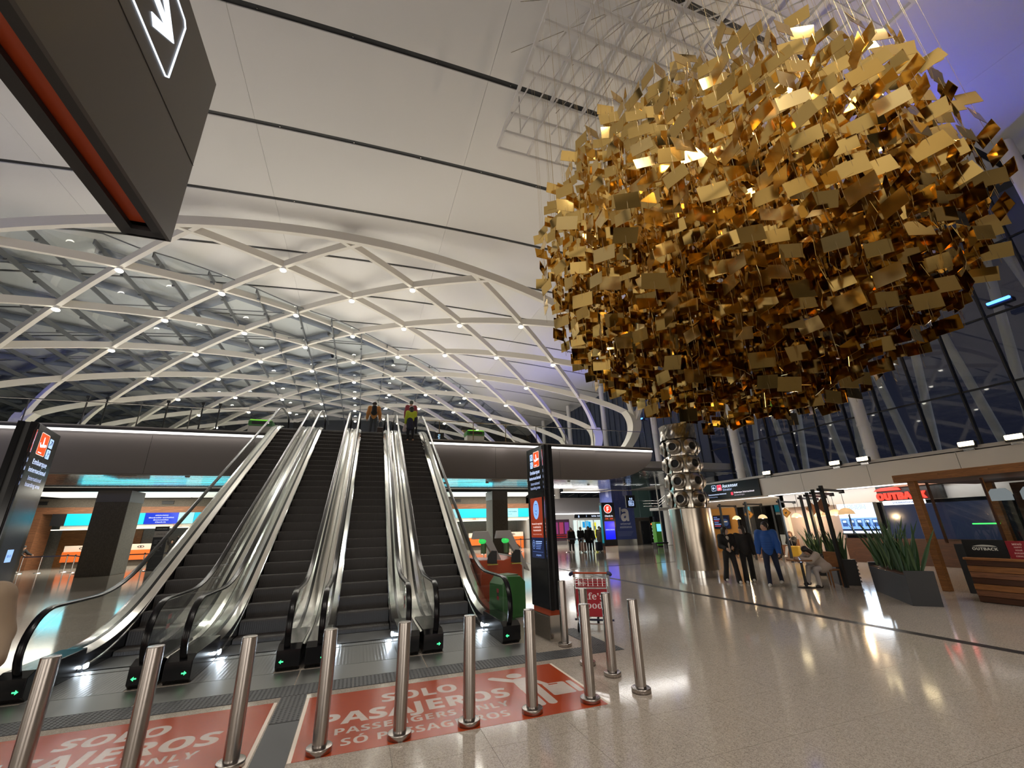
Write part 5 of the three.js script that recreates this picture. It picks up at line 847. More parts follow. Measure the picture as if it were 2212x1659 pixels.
{
  const w = struct('wall_concourse');   // curved end wall with its window band, light line, shop front and sliding doors
  const Z = (x) => -44 + 0.06 * (x - 20) * 1.0;
  part(w, 'lower_wall', bx(14, 28.7, 0, 4.2, -44.6, -44.3), M.greyPaint); part(w, 'band', bx(14, 28.7, 3.25, 4.9, -44.3, -43.9), std({ color: rgb(0.30, 0.29, 0.30), roughness: 0.5 }));
  part(w, 'light_line', bx(14, 27.5, 3.12, 3.22, -43.95, -43.8), glow(1, 0.96, 0.94, 2.2)); area([20, 3.1, -43.7], [20, 1, -42], 12, 0.1, [1, 0.96, 0.94], 30);
  for (let x = 14; x < 28; x += 1.6) { part(w, 'window_pane', rbox(1.5, 2.2, 0.05, 0.01, x + 0.8, 6.0, -44.2), std({ color: rgb(0.03, 0.04, 0.055), roughness: 0.12 })); for (let k = 0; k < 5; k++) part(w, 'louver', bar([x + 0.2, 5.1 + k * 0.42, -44.05], [x + 1.0, 5.35 + k * 0.42, -44.05], 0.04, 0.03), M.greyPaint); }
  for (const x of [20.6, 26.3]) part(w, 'round_post', cyl(0.3, 0.3, 2.4, 18, x, 6.0, -43.6), M.whitePaint);
  part(w, 'sign_band', rbox(4.4, 0.42, 0.12, 0.01, 24.7, 2.9, -43.5), M.black);
  part(w, 'sign_face', new THREE.PlaneGeometry(4.3, 0.36).translate(24.7, 2.9, -43.43), screenMat(canvasTex(1024, 88, (g, W, H) => { g.fillStyle = '#060608'; g.fillRect(0, 0, W, H); text(g, 'Salida  Exit  Saída', 700, 46, 58, '#dce6ff', 'bold', 'center', 420); g.fillStyle = '#b8ccff'; g.beginPath(); g.arc(110, 30, 12, 0, 7); g.fill(); g.fillRect(92, 44, 36, 34); text(g, 'i', 340, 46, 64, '#b8ccff'); }), 1));
  const dr = struct('door_2'); for (let i = 0; i < 4; i++) { part(dr, 'door_leaf', join(box(0.06, 2.5, 0.06, 22.8 + i * 1.0, 1.25, -43.5), box(1.0, 0.08, 0.06, 23.3 + i * 1.0, 2.5, -43.5)), M.whitePaint); part(dr, 'door_glass', new THREE.PlaneGeometry(0.92, 2.4).translate(23.3 + i, 1.25, -43.5), M.glass); }
  const hall = screenMat(canvasTex(512, 256, (g, W, H) => { g.fillStyle = '#d4e0da'; g.fillRect(0, 0, W, H); g.fillStyle = '#1890d0'; g.fillRect(150, 20, 130, 64); g.fillStyle = '#40b0e8'; g.fillRect(200, 12, 50, 90); g.fillStyle = '#e8d820'; g.fillRect(310, 30, 56, 170); g.fillStyle = '#20304a'; g.fillRect(322, 70, 30, 40); g.fillStyle = '#a8c0c0'; g.fillRect(0, 200, W, 56); g.fillStyle = '#8a9a98'; for (let i = 0; i < 5; i++) g.fillRect(i * 110, 0, 8, H); }), 0.85);
  part(w, 'lit_passage', new THREE.PlaneGeometry(4.1, 2.5).translate(24.7, 1.25, -44.25), hall);
  const sf = part(w, 'shop_front', rbox(2.6, 2.2, 0.1, 0.01, 20.6, 1.5, -43.7), std({ color: rgb(0.06, 0.03, 0.045), roughness: 0.2 })); for (let i = 0; i < 4; i++) part(sf, 'poster', box(0.5, 1.2, 0.03, 19.6 + i * 0.65, 1.7, -43.63), glow([0.35, 0.22, 0.3, 0.15][i], 0.03, [0.06, 0.12, 0.08, 0.2][i], 0.8)); for (let i = 0; i < 2; i++) part(sf, 'red_stripe', box(2.7, 0.08, 0.05, 20.6, 0.75 + i * 0.22, -43.62), M.red);
}
// ---------------------------------------------------------------- check-in desks, belts and posts, airline totem
{
  const d0 = thing('check_in_desk', '', 'desk', [-15.2, 0, -40.6]);
  part(d0, 'orange_front', ext([[-1.0, 0.42], [1.0, 0.42], [1.0, 1.08], [-1.0, 1.08]], 0.5, 0.01).translate(0, 0, -0.25), M.orange); part(d0, 'side_wedge', ext([[0.35, 0.42], [1.0, 0.42], [1.0, 0.04], [0.85, 0.02]], 0.5, 0.01).translate(0, 0, -0.25), M.orange); part(d0, 'white_counter', rbox(2.1, 0.42, 0.35, 0.01, 0, 1.28, -0.1), M.cream); part(d0, 'plinth', box(1.3, 0.4, 0.4, -0.3, 0.2, -0.1), M.concreteDark);
  const lg = part(d0, 'oval_emblem', new THREE.TorusGeometry(0.12, 0.018, 8, 24).scale(1.5, 0.6, 1).translate(0, 1.3, 0.08), M.black); part(lg, 'emblem_dot', ball(0.04, 0, 1.3, 0.08, 1, 1.4, 0.4), M.black);
  d0.userData.label = 'orange and white check in desk right of the left concrete column';
  [[-18.6, 'orange and white check in desk left of the left concrete column'], [-11.6, 'orange and white check in desk half behind the airline totem'], [10.9, 'orange and white check in desk left of the right concrete column'], [14.2, 'orange and white check in desk right of the right concrete column']].forEach(([x, l]) => copyOf(d0, 'check_in_desk', l, [x, 0, -40.6]));
  const p0 = thing('queue_post', '', 'queue post', [-13.25, 0, -34.3], 0, 'steel queue posts with dark blue belts'); part(p0, 'base', cyl(0.18, 0.16, 0.03, 20, 0, 0.015, 0), M.steel); part(p0, 'pole', cyl(0.032, 0.032, 0.95, 12, 0, 0.5, 0), M.steel); part(p0, 'head', cyl(0.045, 0.045, 0.09, 12, 0, 0.98, 0), M.black);
  const rows = [[[-19.6, -36.6], [-18.6, -36.4], [-17.4, -36.5], [-16.4, -35.2], [-15.4, -33.6]], [[-13.3, -33.4], [-12.3, -33.6], [-11.2, -34.2], [-9.8, -34.6]], [[9.4, -33.9], [10.5, -33.2], [11.4, -33.0], [12.7, -34.4], [13.6, -34.0]], [[15.1, -30.6], [15.7, -29.2]]];
  const names4 = ['left of the left column', 'beside the airline totem', 'by the right column', 'before the waiting group']; let k = 0;
  rows.forEach((r, ri) => { r.forEach(([x, z], i) => { const l = `queue post number ${i + 1} of the row ${names4[ri]}`.replace(/number (\d)/, (_, n) => ['first', 'second', 'third', 'fourth', 'fifth'][n - 1]).replace('queue post first', 'first queue post').replace('queue post second', 'second queue post').replace('queue post third', 'third queue post').replace('queue post fourth', 'fourth queue post').replace('queue post fifth', 'fifth queue post'); if (k++) copyOf(p0, 'queue_post', l, [x, 0, z]); else { p0.position.set(x, 0, z); p0.userData.label = l; } if (i) { const [a, b] = r[i - 1]; single('queue_belt', `dark blue queue belt, ${['first', 'second', 'third', 'fourth'][i - 1]} span of the row ${names4[ri]}`, 'belt', bar([a, 0.95, b], [x, 0.95, z], 0.012, 0.06), M.belt); } }); });
  const t = thing('airline_totem', 'slim dark airline totem with grey top standing behind the left handrail', 'totem', [-11.5, 0, -33], 0.05); part(t, 'panel', rbox(0.72, 2.5, 0.06, 0.02, 0, 1.28, 0), M.planter); part(t, 'foot', box(0.9, 0.03, 0.4, 0, 0.015, 0), M.black);
  part(t, 'print', new THREE.PlaneGeometry(0.7, 2.46).translate(0, 1.28, 0.032), printMat(canvasTex(256, 900, (g, w, h) => { g.fillStyle = '#23262e'; g.fillRect(0, 0, w, h); text(g, 'AEROLINEAS', 128, 44, 34, '#c8ccd4', 'bold', 'center', 200); g.fillStyle = '#a8a4a4'; g.fillRect(0, 90, w, 130); text(g, 'Check-in', 128, 156, 40, '#484848', 'bold'); [280, 310, 340, 420, 500, 530].forEach((y, i) => { g.fillStyle = '#8a8e98'; g.fillRect(30, y, [150, 70, 60, 170, 140, 80][i], 8); }); })));
}
// ---------------------------------------------------------------- things on the upper floor
{
  const i = thing('info_sign', 'small black sign with a lit letter i beyond the right escalator', 'sign', [3.92, HU, -23.6]); part(i, 'case', rbox(0.56, 0.56, 0.08, 0.01, 0, 0.42, 0), M.black); part(i, 'letter', join(box(0.07, 0.2, 0.02, 0, 0.38, 0.045), box(0.16, 0.04, 0.02, 0, 0.27, 0.045), box(0.1, 0.03, 0.02, -0.02, 0.47, 0.045), ball(0.05, 0, 0.56, 0.045, 1, 1, 0.3)), glow(0.35, 0.65, 1, 1.6)); part(i, 'stem', box(0.06, 0.2, 0.05, 0, 0.1, 0), M.black);
  const k = (label, x) => { const t = thing('upper_kiosk', label, 'kiosk', [x, HU, -25.2]); part(t, 'body', rbox(1.1, 0.9, 0.8, 0.04, 0, 0.45, 0), M.greyPaint); part(t, 'green_top', rbox(1.15, 0.3, 0.85, 0.06, 0, 1.05, 0), M.greenBox); part(t, 'window', box(0.8, 0.16, 0.02, 0, 1.05, 0.43), M.black); part(t, 'light_edge', box(1.0, 0.05, 0.03, 0, 1.21, 0.41), glow(0.2, 0.6, 0.05, 0.8)); return t; };
  k('green topped kiosk on the upper floor left of the escalators', -5.4); k('green topped kiosk on the upper floor right of the escalators', 6.4);
  const s = thing('black_stand', 'black screen stand at the top of the leftmost escalator', 'screen', [-3.5, HU, -24]); part(s, 'screen', rbox(0.4, 0.6, 0.06, 0.01, 0, 0.7, 0), M.black); part(s, 'stem', box(0.08, 0.4, 0.05, 0, 0.2, 0), M.black);
  const teal = thing('teal_screens', 'two small teal lit screens far back on the upper floor', 'screen', [-2.6, HU, -40]); part(teal, 'screen', box(0.5, 0.2, 0.05, 0, 0.9, 0), glow(0.05, 0.6, 0.6, 1)); part(teal, 'screen', box(0.4, 0.3, 0.05, 0.8, 0.9, 0), glow(0.05, 0.6, 0.6, 1)); part(teal, 'stand', box(1.4, 0.75, 0.1, 0.4, 0.375, -0.05), M.black);
  for (let n = 0; n < 5; n++) { const x = [-12.0, -11.3, -9.0, -7.6, -6.9][n]; const p = thing('upper_post', ['tall dark post on the upper floor, first left of the left kiosk totem', 'tall dark post on the upper floor, second from the left', 'tall dark post on the upper floor, middle one left of the escalators', 'tall dark post on the upper floor, fourth from the left', 'tall dark post on the upper floor, nearest to the left escalator'][n], 'post', [x, HU, -23.2]); part(p, 'pole', cyl(0.035, 0.03, 1.5, 10, 0, 0.75, 0), M.black); part(p, 'head', box(0.12, 0.12, 0.1, 0, 1.5, 0), M.black); part(p, 'base', cyl(0.16, 0.14, 0.03, 16, 0, 0.015, 0), M.black); }
}

// ---------------------------------------------------------------- people
// a smooth union of tapered capsules, meshed by surface nets
function blob(bones, h, k = 0.03) {
  const lo = [1e9, 1e9, 1e9], hi = [-1e9, -1e9, -1e9];
  for (const b of bones) for (let i = 0; i < 3; i++) { const r = Math.max(b[6], b[7]) + h * 1.5 + k * 0.5; lo[i] = Math.min(lo[i], b[i] - r, b[i + 3] - r); hi[i] = Math.max(hi[i], b[i] + r, b[i + 3] + r); }
  const n = lo.map((l, i) => Math.ceil((hi[i] - l) / h) + 2), [nx, ny, nz] = n, F = new Float32Array(nx * ny * nz).fill(1), id = (x, y, z) => (z * ny + y) * nx + x;
  for (const b of bones) {                                              // polynomial smooth minimum, bone by bone, only near the bone
    const [ax, ay, az, cx, cy, cz, ra, rb] = b, dx = cx - ax, dy = cy - ay, dz = cz - az, L2 = dx * dx + dy * dy + dz * dz || 1e-9, R = Math.max(ra, rb) + k + 2 * h;
    const r0 = [0, 1, 2].map((i) => Math.max(0, Math.floor((Math.min(b[i], b[i + 3]) - R - lo[i]) / h))), r1 = [0, 1, 2].map((i) => Math.min(n[i] - 1, Math.ceil((Math.max(b[i], b[i + 3]) + R - lo[i]) / h)));
    for (let z = r0[2]; z <= r1[2]; z++) for (let y = r0[1]; y <= r1[1]; y++) for (let x = r0[0]; x <= r1[0]; x++) {
      const px = lo[0] + x * h - ax, py = lo[1] + y * h - ay, pz = lo[2] + z * h - az, t = Math.min(1, Math.max(0, (px * dx + py * dy + pz * dz) / L2)), d = Math.hypot(px - dx * t, py - dy * t, pz - dz * t) - (ra + (rb - ra) * t), q = id(x, y, z), f = F[q];
      const e = Math.max(k - Math.abs(f - d), 0) / k; F[q] = Math.min(f, d) - e * e * k * 0.25;
    }
  }
  const V = new Int32Array(nx * ny * nz).fill(-1), pos = [], idx = [], off = [0, 1, nx, nx + 1, nx * ny, nx * ny + 1, nx * ny + nx, nx * ny + nx + 1];
  for (let z = 0; z < nz - 1; z++) for (let y = 0; y < ny - 1; y++) for (let x = 0; x < nx - 1; x++) {
    const q = id(x, y, z); let m = 0; for (let c = 0; c < 8; c++) if (F[q + off[c]] < 0) m |= 1 << c; if (m === 0 || m === 255) continue;
    let sx = 0, sy = 0, sz = 0, cnt = 0;
    for (let c = 0; c < 8; c++) for (const s of [1, 2, 4]) if (!(c & s)) { const d = c | s, fa = F[q + off[c]], fb = F[q + off[d]]; if ((fa < 0) !== (fb < 0)) { const t = fa / (fa - fb); sx += (c & 1) + (s === 1 ? t : 0); sy += ((c >> 1) & 1) + (s === 2 ? t : 0); sz += ((c >> 2) & 1) + (s === 4 ? t : 0); cnt++; } }
    V[q] = pos.length / 3; pos.push(lo[0] + (x + sx / cnt) * h, lo[1] + (y + sy / cnt) * h, lo[2] + (z + sz / cnt) * h);
  }
  const S = [1, nx, nx * ny];
  for (let z = 1; z < nz - 1; z++) for (let y = 1; y < ny - 1; y++) for (let x = 1; x < nx - 1; x++) { const q = id(x, y, z), a = F[q] < 0; for (let i = 0; i < 3; i++) { const b = F[q + S[i]] < 0; if (a === b) continue; const u = S[(i + 1) % 3], v = S[(i + 2) % 3], A = V[q], B = V[q - u], C = V[q - u - v], E = V[q - v]; if (A < 0 || B < 0 || C < 0 || E < 0) continue; if (a) idx.push(A, B, C, A, C, E); else idx.push(A, C, B, A, E, C); } }
  const g = new THREE.BufferGeometry(); g.setAttribute('position', new THREE.Float32BufferAttribute(pos, 3)); g.setIndex(idx); g.computeVertexNormals(); return g;
}
const skinMats = [std({ color: rgb(0.50, 0.30, 0.21), roughness: 0.55 }), std({ color: rgb(0.56, 0.36, 0.27), roughness: 0.55 })];
const hairMat = std({ color: rgb(0.018, 0.012, 0.010), roughness: 0.5 }), eyeM = std({ color: rgb(0.02, 0.015, 0.015), roughness: 0.3 }), shoeW = std({ color: rgb(0.62, 0.60, 0.56), roughness: 0.6 }), shoeB = std({ color: rgb(0.03, 0.025, 0.022), roughness: 0.6 });
const cloth = (r, g, b) => std({ color: rgb(r, g, b), roughness: 0.85 });
/* o: h height, turn, lean, head [yaw, pitch], legs [[flex, knee], [flex, knee]] left/right in degrees, arms [[flex, abduct, elbow], ...], sit, fine cell size, colours. The figure faces +z. */
function person(label, pos, o) {
  const s = (o.h ?? 1.7) / 1.75, p = thing('person', label, 'person', pos, o.turn ?? 0, o.group), h = o.cell ?? 0.02, r = (a) => a * D2R, sk = skinMats[o.skin ?? 0];
  const lean = r(o.lean ?? 0), J = {}; J.pel = [0, 0.96 * s, 0];
  const spine = (d, f = 0) => [0, J.pel[1] + d * s * Math.cos(lean) - f * s * Math.sin(lean), d * s * Math.sin(lean) + f * s * Math.cos(lean)];
  J.wst = spine(0.14); J.chest = spine(0.36); J.neck = spine(0.52); const hp = r(o.head?.[1] ?? 0) + lean * 0.6, hy = r(o.head?.[0] ?? 0);
  J.head = [0, J.neck[1] + 0.145 * s * Math.cos(hp), J.neck[2] + 0.145 * s * Math.sin(hp) + 0.015];
  for (const [i, sd] of [[0, 1], [1, -1]]) {
    const [fl, kn] = o.legs[i], hip = [sd * 0.095 * s, J.pel[1] - 0.03 * s, J.pel[2]], a = r(fl), b = r(fl - kn), sp = sd * (o.spread ?? 0.02);
    const knee = [hip[0] + sp, hip[1] - 0.44 * s * Math.cos(a), hip[2] + 0.44 * s * Math.sin(a)], ank = [knee[0] + sp * 0.5, knee[1] - 0.43 * s * Math.cos(b), knee[2] + 0.43 * s * Math.sin(b)]; J['leg' + i] = [hip, knee, ank];
    const [af, ab, el] = o.arms[i], sh = spine(0.475).map((v, q) => v + (q === 0 ? sd * 0.185 * s * (o.wide ?? 1) : 0)), fa = r(af) + (o.sit || o.bend ? 0 : 0), dirU = [sd * Math.sin(r(ab)), -Math.cos(fa) * Math.cos(r(ab)), Math.sin(fa) * Math.cos(r(ab))], fe = fa + r(el), dirF = [sd * Math.sin(r(ab)) * 0.5 - sd * (o.inward?.[i] ?? 0), -Math.cos(fe), Math.sin(fe)], nl = Math.hypot(...dirF);
    const elb = sh.map((v, q) => v + dirU[q] * 0.30 * s), wri = elb.map((v, q) => v + dirF[q] / nl * 0.255 * s); J['arm' + i] = [sh, elb, wri, dirF.map((v) => v / nl)];
  }
  const low = Math.min(J.leg0[2][1], J.leg1[2][1]) - 0.085 * s; const all = [J.pel, J.wst, J.chest, J.neck, J.head, ...J.leg0, ...J.leg1, ...J.arm0.slice(0, 3), ...J.arm1.slice(0, 3)]; for (const v of new Set(all)) v[1] -= low;
  const cap = (a, b, ra, rb) => [...a, ...b, ra * s, rb * s], add = (a, d) => a.map((v, i) => v + d[i] * s);
  const hd = (x, y, z) => { const cx = x * Math.cos(hy) + z * Math.sin(hy), cz = -x * Math.sin(hy) + z * Math.cos(hy); return [J.head[0] + cx * s, J.head[1] + (y * Math.cos(hp) - cz * Math.sin(hp)) * s, J.head[2] + (cz * Math.cos(hp) + y * Math.sin(hp)) * s]; };
  // body: one continuous surface with face, hands and fingers
  const B = [cap(hd(0, 0.035, -0.015), hd(0, 0.03, -0.005), 0.088, 0.086), cap(hd(0, -0.02, 0.02), hd(0, -0.075, 0.035), 0.066, 0.045), cap(hd(0, 0.015, 0.082), hd(0, -0.022, 0.098), 0.010, 0.015), cap(hd(-0.022, -0.058, 0.078), hd(0.022, -0.058, 0.078), 0.010, 0.010), cap(hd(0.083, 0.0, -0.01), hd(0.086, -0.03, -0.012), 0.016, 0.012), cap(hd(-0.083, 0.0, -0.01), hd(-0.086, -0.03, -0.012), 0.016, 0.012), cap(J.neck, hd(0, -0.05, -0.01), 0.056, 0.052), cap(J.chest, J.neck, 0.115, 0.07), cap(J.wst, J.chest, 0.115, 0.125), cap(J.pel, J.wst, 0.125, 0.115)];
  const hands = [];
  for (const i of [0, 1]) {
    const [hip, knee, ank] = J['leg' + i], [sh, elb, wri, d] = J['arm' + i], sd = i ? -1 : 1; B.push(cap(add(J.chest, [sd * 0.06, 0.06, 0]), sh, 0.09, 0.062), cap(hip, knee, 0.088, 0.056), cap(knee, ank, 0.054, 0.038), cap(add(ank, [0, -0.035, -0.03]), add(ank, [0, -0.05, 0.13]), 0.042, 0.032), cap(sh, elb, 0.052, 0.042), cap(elb, wri, 0.041, 0.029));
    const palm = wri.map((v, q) => v + d[q] * 0.085 * s), side = [0, 0, 0], nrm = [sd, 0, 0]; const fx = d[1] * nrm[2] - d[2] * nrm[1], fy = d[2] * nrm[0] - d[0] * nrm[2], fz = d[0] * nrm[1] - d[1] * nrm[0], fl2 = Math.hypot(fx, fy, fz) || 1, w = [fx / fl2, fy / fl2, fz / fl2];   // w: across the palm, from little finger to thumb
    const at = (a, b, c) => wri.map((v, q) => v + (d[q] * a + w[q] * b - nrm[q] * c) * s); B.push(cap(wri, at(0.05, 0, 0), 0.028, 0.032), cap(at(0.045, -0.022, 0), at(0.085, -0.026, 0.004), 0.018, 0.016), cap(at(0.045, 0.022, 0), at(0.088, 0.026, 0.004), 0.018, 0.017));
    [[-0.030, 0.052], [-0.010, 0.066], [0.011, 0.070], [0.031, 0.063]].forEach(([b, L]) => { hands.push(cap(at(0.08, b, 0.004), at(0.085 + L * 0.55, b * 1.1, 0.012), 0.0095, 0.009), cap(at(0.085 + L * 0.55, b * 1.1, 0.012), at(0.085 + L * 0.9, b * 1.05, 0.035), 0.009, 0.0075)); });
    hands.push(cap(at(0.03, 0.03, 0.004), at(0.07, 0.058, 0.015), 0.013, 0.010), cap(at(0.07, 0.058, 0.015), at(0.10, 0.062, 0.025), 0.010, 0.008), cap(wri, at(0.07, 0, 0.002), 0.026, 0.030), cap(at(0.05, -0.022, 0), at(0.085, -0.026, 0.004), 0.017, 0.015), cap(at(0.05, 0.022, 0), at(0.088, 0.026, 0.004), 0.017, 0.016));
  }
  const bodyG = blob(B, h, 0.03 * s); part(p, 'body', o.fine ? join(bodyG, blob(hands, 0.006, 0.006)) : blob([...B, ...hands], h, 0.03 * s), sk);
  if (o.fine) { const f = p.children[0]; for (const x of [-0.031, 0.031]) part(f, 'eye', ball(0.011 * s, ...hd(x, 0.012, 0.076), 1.3, 0.7, 0.8, 10), eyeM); part(f, 'mouth', ball(0.02 * s, ...hd(0, -0.048, 0.084), 1, 0.25, 0.35, 10), std({ color: rgb(0.32, 0.10, 0.08), roughness: 0.5 })); }
  // hair
  const H = [cap(hd(0, 0.05, -0.03), hd(0, 0.06, -0.015), 0.095, 0.092), cap(hd(-0.05, 0.02, -0.03), hd(0.05, 0.02, -0.03), 0.062, 0.062)];
  if (o.hair === 'long') { H.push(cap(hd(0, 0.02, -0.06), hd(0, -0.14, -0.075), 0.075, 0.075), cap(hd(0, -0.14, -0.075), hd(0, -0.30, -0.06), 0.075, 0.045)); for (const x of [-1, 1]) H.push(cap(hd(x * 0.07, 0.05, -0.005), hd(x * 0.085, -0.18, -0.01), 0.030, 0.028)); }
  if (o.hat) part(p, 'knit_hat', blob([cap(hd(0, 0.07, -0.02), hd(0, 0.08, -0.01), 0.097, 0.088), cap(hd(0, 0.04, -0.02), hd(0, 0.05, -0.02), 0.098, 0.098)], h, 0.02), o.hat); else if (o.hair !== 'none') part(p, 'hair', blob(H, h * 0.8, 0.03), o.hairMat ?? hairMat);
  // clothes
  const e = o.puff ?? 0.02, T = [cap(J.pel, J.wst, 0.128 + e * 0.6, 0.118 + e), cap(J.wst, J.chest, 0.12 + e, 0.132 + e), cap(J.chest, add(J.neck, [0, -0.035, 0]), 0.128 + e, 0.072 + e * 0.4)];
  if (o.coat) for (const i of [0, 1]) { const [hip, knee] = J['leg' + i]; const m = hip.map((v, q) => v + (knee[q] - v) * o.coat); T.push(cap(hip, m, 0.115 + e, 0.115 + e)); }
  for (const i of [0, 1]) { const [sh, elb, wri] = J['arm' + i], sd = i ? -1 : 1; T.push(cap(add(J.chest, [sd * 0.06, 0.06, 0]), sh, 0.10 + e * 0.6, 0.070 + e * 0.7), cap(sh, elb, 0.064 + e * 0.9, 0.056 + e * 0.8), cap(elb, wri, 0.055 + e * 0.8, 0.043 + e * 0.5)); }
  const top = part(p, o.topName ?? 'jacket', blob(T, h, 0.035 * s), o.top);
  if (o.stripe) part(top, 'inner_shirt', blob([cap(add(J.wst, [0, -0.12, 0.075 + e]), add(J.chest, [0, 0.1, 0.085 + e]), 0.055, 0.05)], h * 0.7, 0.02), o.stripe);
  const flare = o.flare ?? 0, P = [cap(add(J.pel, [0, -0.02, 0]), add(J.pel, [0, 0.06, 0]), 0.138, 0.126)]; for (const i of [0, 1]) { const [hip, knee, ank] = J['leg' + i]; P.push(cap(hip, knee, 0.10, 0.072 + flare * 0.2), cap(knee, add(ank, [0, -0.02, 0]), 0.070 + flare * 0.2, 0.058 + flare)); } part(p, 'trousers', blob(P, h, 0.025 * s), o.legsMat);
  for (const i of [0, 1]) { const a = J['leg' + i][2]; part(p, 'shoe', blob([cap(add(a, [0, -0.035, -0.045]), add(a, [0, -0.048, 0.12]), 0.048, 0.040), cap(add(a, [0, -0.058, -0.05]), add(a, [0, -0.062, 0.145]), 0.03, 0.026)], Math.min(h, 0.014), 0.02), o.shoes ?? shoeW); }
  return [p, J, hd, cap, add];
}
{
  const blk = cloth(0.014, 0.013, 0.014), blk2 = cloth(0.022, 0.021, 0.022);
  const face = (x, z) => Math.atan2(-x, -z);                            // turn towards the camera
  // three walkers beside the metal pillar
  { const [p, J] = person('woman with long dark hair, black jacket over a pale shirt, hands joined', [11.55, 0, -11.6], { h: 1.68, turn: face(11.5, -11.6) + 0.35, head: [55, 0], legs: [[14, 6], [-12, 12]], arms: [[8, 8, 70], [12, 10, 60]], inward: [0.7, 0.4], hair: 'long', top: blk, puff: 0.035, legsMat: blk2, flare: 0.03, fine: true, cell: 0.018, stripe: cloth(0.55, 0.48, 0.40), skin: 1 }); }
  { person('woman in an all black jacket walking beside the long haired woman', [12.0, 0, -11.35], { h: 1.70, turn: face(12, -11.35) + 0.1, head: [-58, 4], legs: [[-12, 10], [16, 4]], arms: [[-10, 10, 12], [6, 12, 10]], hair: 'long', top: blk2, puff: 0.05, legsMat: blk, flare: 0.03, fine: true, cell: 0.018, skin: 1 }); }
  { const [p, J, hd, cap, add] = person('man in a bright blue quilted jacket and jeans walking past the cafe', [11.95, 0, -10.4], { h: 1.80, turn: face(11.95, -10.4) - 0.15, head: [-62, -4], legs: [[-14, 14], [12, 4]], arms: [[8, 10, 16], [-8, 13, 14]], wide: 1.04, top: std({ color: rgb(0.012, 0.085, 0.36), roughness: 0.6 }), puff: 0.05, legsMat: cloth(0.016, 0.022, 0.05), fine: true, cell: 0.018 });
    for (let i = 0; i < 7; i++) { const t = i / 6, y = J.pel[1] + 0.02 + t * 0.42; part(p.children[2], 'quilt_seam', new THREE.TorusGeometry(0.172 + 0.012 * Math.sin(t * 3), 0.006, 6, 28).rotateX(Math.PI / 2).scale(1, 1, 1).translate(0, y, 0), std({ color: rgb(0.008, 0.055, 0.25), roughness: 0.7 })); } }
  // seated woman in cream, bent over her phone
  { const [p, J] = person('woman in a cream coat bent forward on a wooden chair', [13.0, 0, -9.58], { h: 1.66, turn: -Math.PI / 2 - 0.15, sit: true, lean: 48, head: [0, 22], legs: [[84, 88], [90, 74]], arms: [[62, 6, 40], [58, 6, 48]], inward: [0.5, 0.5], hair: 'long', top: cloth(0.50, 0.42, 0.36), topName: 'coat', puff: 0.035, coat: 0.35, legsMat: cloth(0.52, 0.47, 0.45), shoes: shoeB, fine: true, cell: 0.018, skin: 1 });
    const w = J.arm0[2], q = new THREE.Vector3(...w).applyAxisAngle(new THREE.Vector3(0, 1, 0), p.rotation.y).add(p.position); const ph = thing('phone', 'phone held low by the seated woman in cream', 'phone', [q.x - 0.06, q.y - 0.02, q.z], p.rotation.y); part(ph, 'case', rbox(0.075, 0.15, 0.01, 0.004), M.black); part(ph, 'display', box(0.066, 0.14, 0.002, 0, 0, 0.006), glow(0.5, 0.6, 0.8, 0.5)); ph.rotation.x = -0.6; }
  { person('girl in black top and grey trousers looking at a phone by the window', [20.9, 0, -16.7], { h: 1.66, turn: -Math.PI / 2 + 0.2, sit: true, lean: 4, head: [0, 14], legs: [[84, 84], [92, 60]], arms: [[30, 4, 100], [30, 4, 100]], inward: [0.6, 0.6], hair: 'long', hairMat: std({ color: rgb(0.12, 0.06, 0.035), roughness: 0.5 }), top: blk, legsMat: cloth(0.40, 0.39, 0.40), cell: 0.022, skin: 1 }); }
  // riders on the escalators
  const onStep = (i) => [0.231 * (i + 0.45) - 0.02, -(T0 + 0.4 * i + 0.2)];
  { const [p, J, hd, cap, add] = person('man with a black backpack and orange jacket stepping off the escalator', [0.26, HU + 0.008, -22.0], { h: 1.78, turn: Math.PI, legs: [[4, 4], [-6, 4]], arms: [[6, 14, 18], [6, 14, 18]], wide: 1.12, top: cloth(0.50, 0.22, 0.06), puff: 0.045, legsMat: cloth(0.05, 0.052, 0.06), shoes: shoeB, cell: 0.02 });
    part(p, 'backpack', blob([cap(add(J.wst, [0, 0.02, -0.2]), add(J.chest, [0, 0.1, -0.2]), 0.13, 0.12), cap(add(J.wst, [-0.06, 0.03, -0.24]), add(J.wst, [0.06, 0.03, -0.24]), 0.09, 0.09)], 0.02, 0.05), blk); }
  { const s = thing('suitcase', 'dark trolley suitcase beside the man with the backpack', 'suitcase', [0.62, HU + 0.008, -22.1]); part(s, 'shell', rbox(0.30, 0.42, 0.2, 0.04, 0, 0.28, 0), std({ color: rgb(0.05, 0.03, 0.025), roughness: 0.5 })); part(s, 'handle', tube([[-0.09, 0.48, 0], [-0.09, 0.8, 0], [0.09, 0.8, 0], [0.09, 0.48, 0]], 0.01, 6), M.steel); for (const x of [-0.1, 0.1]) part(s, 'wheel', ball(0.035, x, 0.035, 0), M.black); }
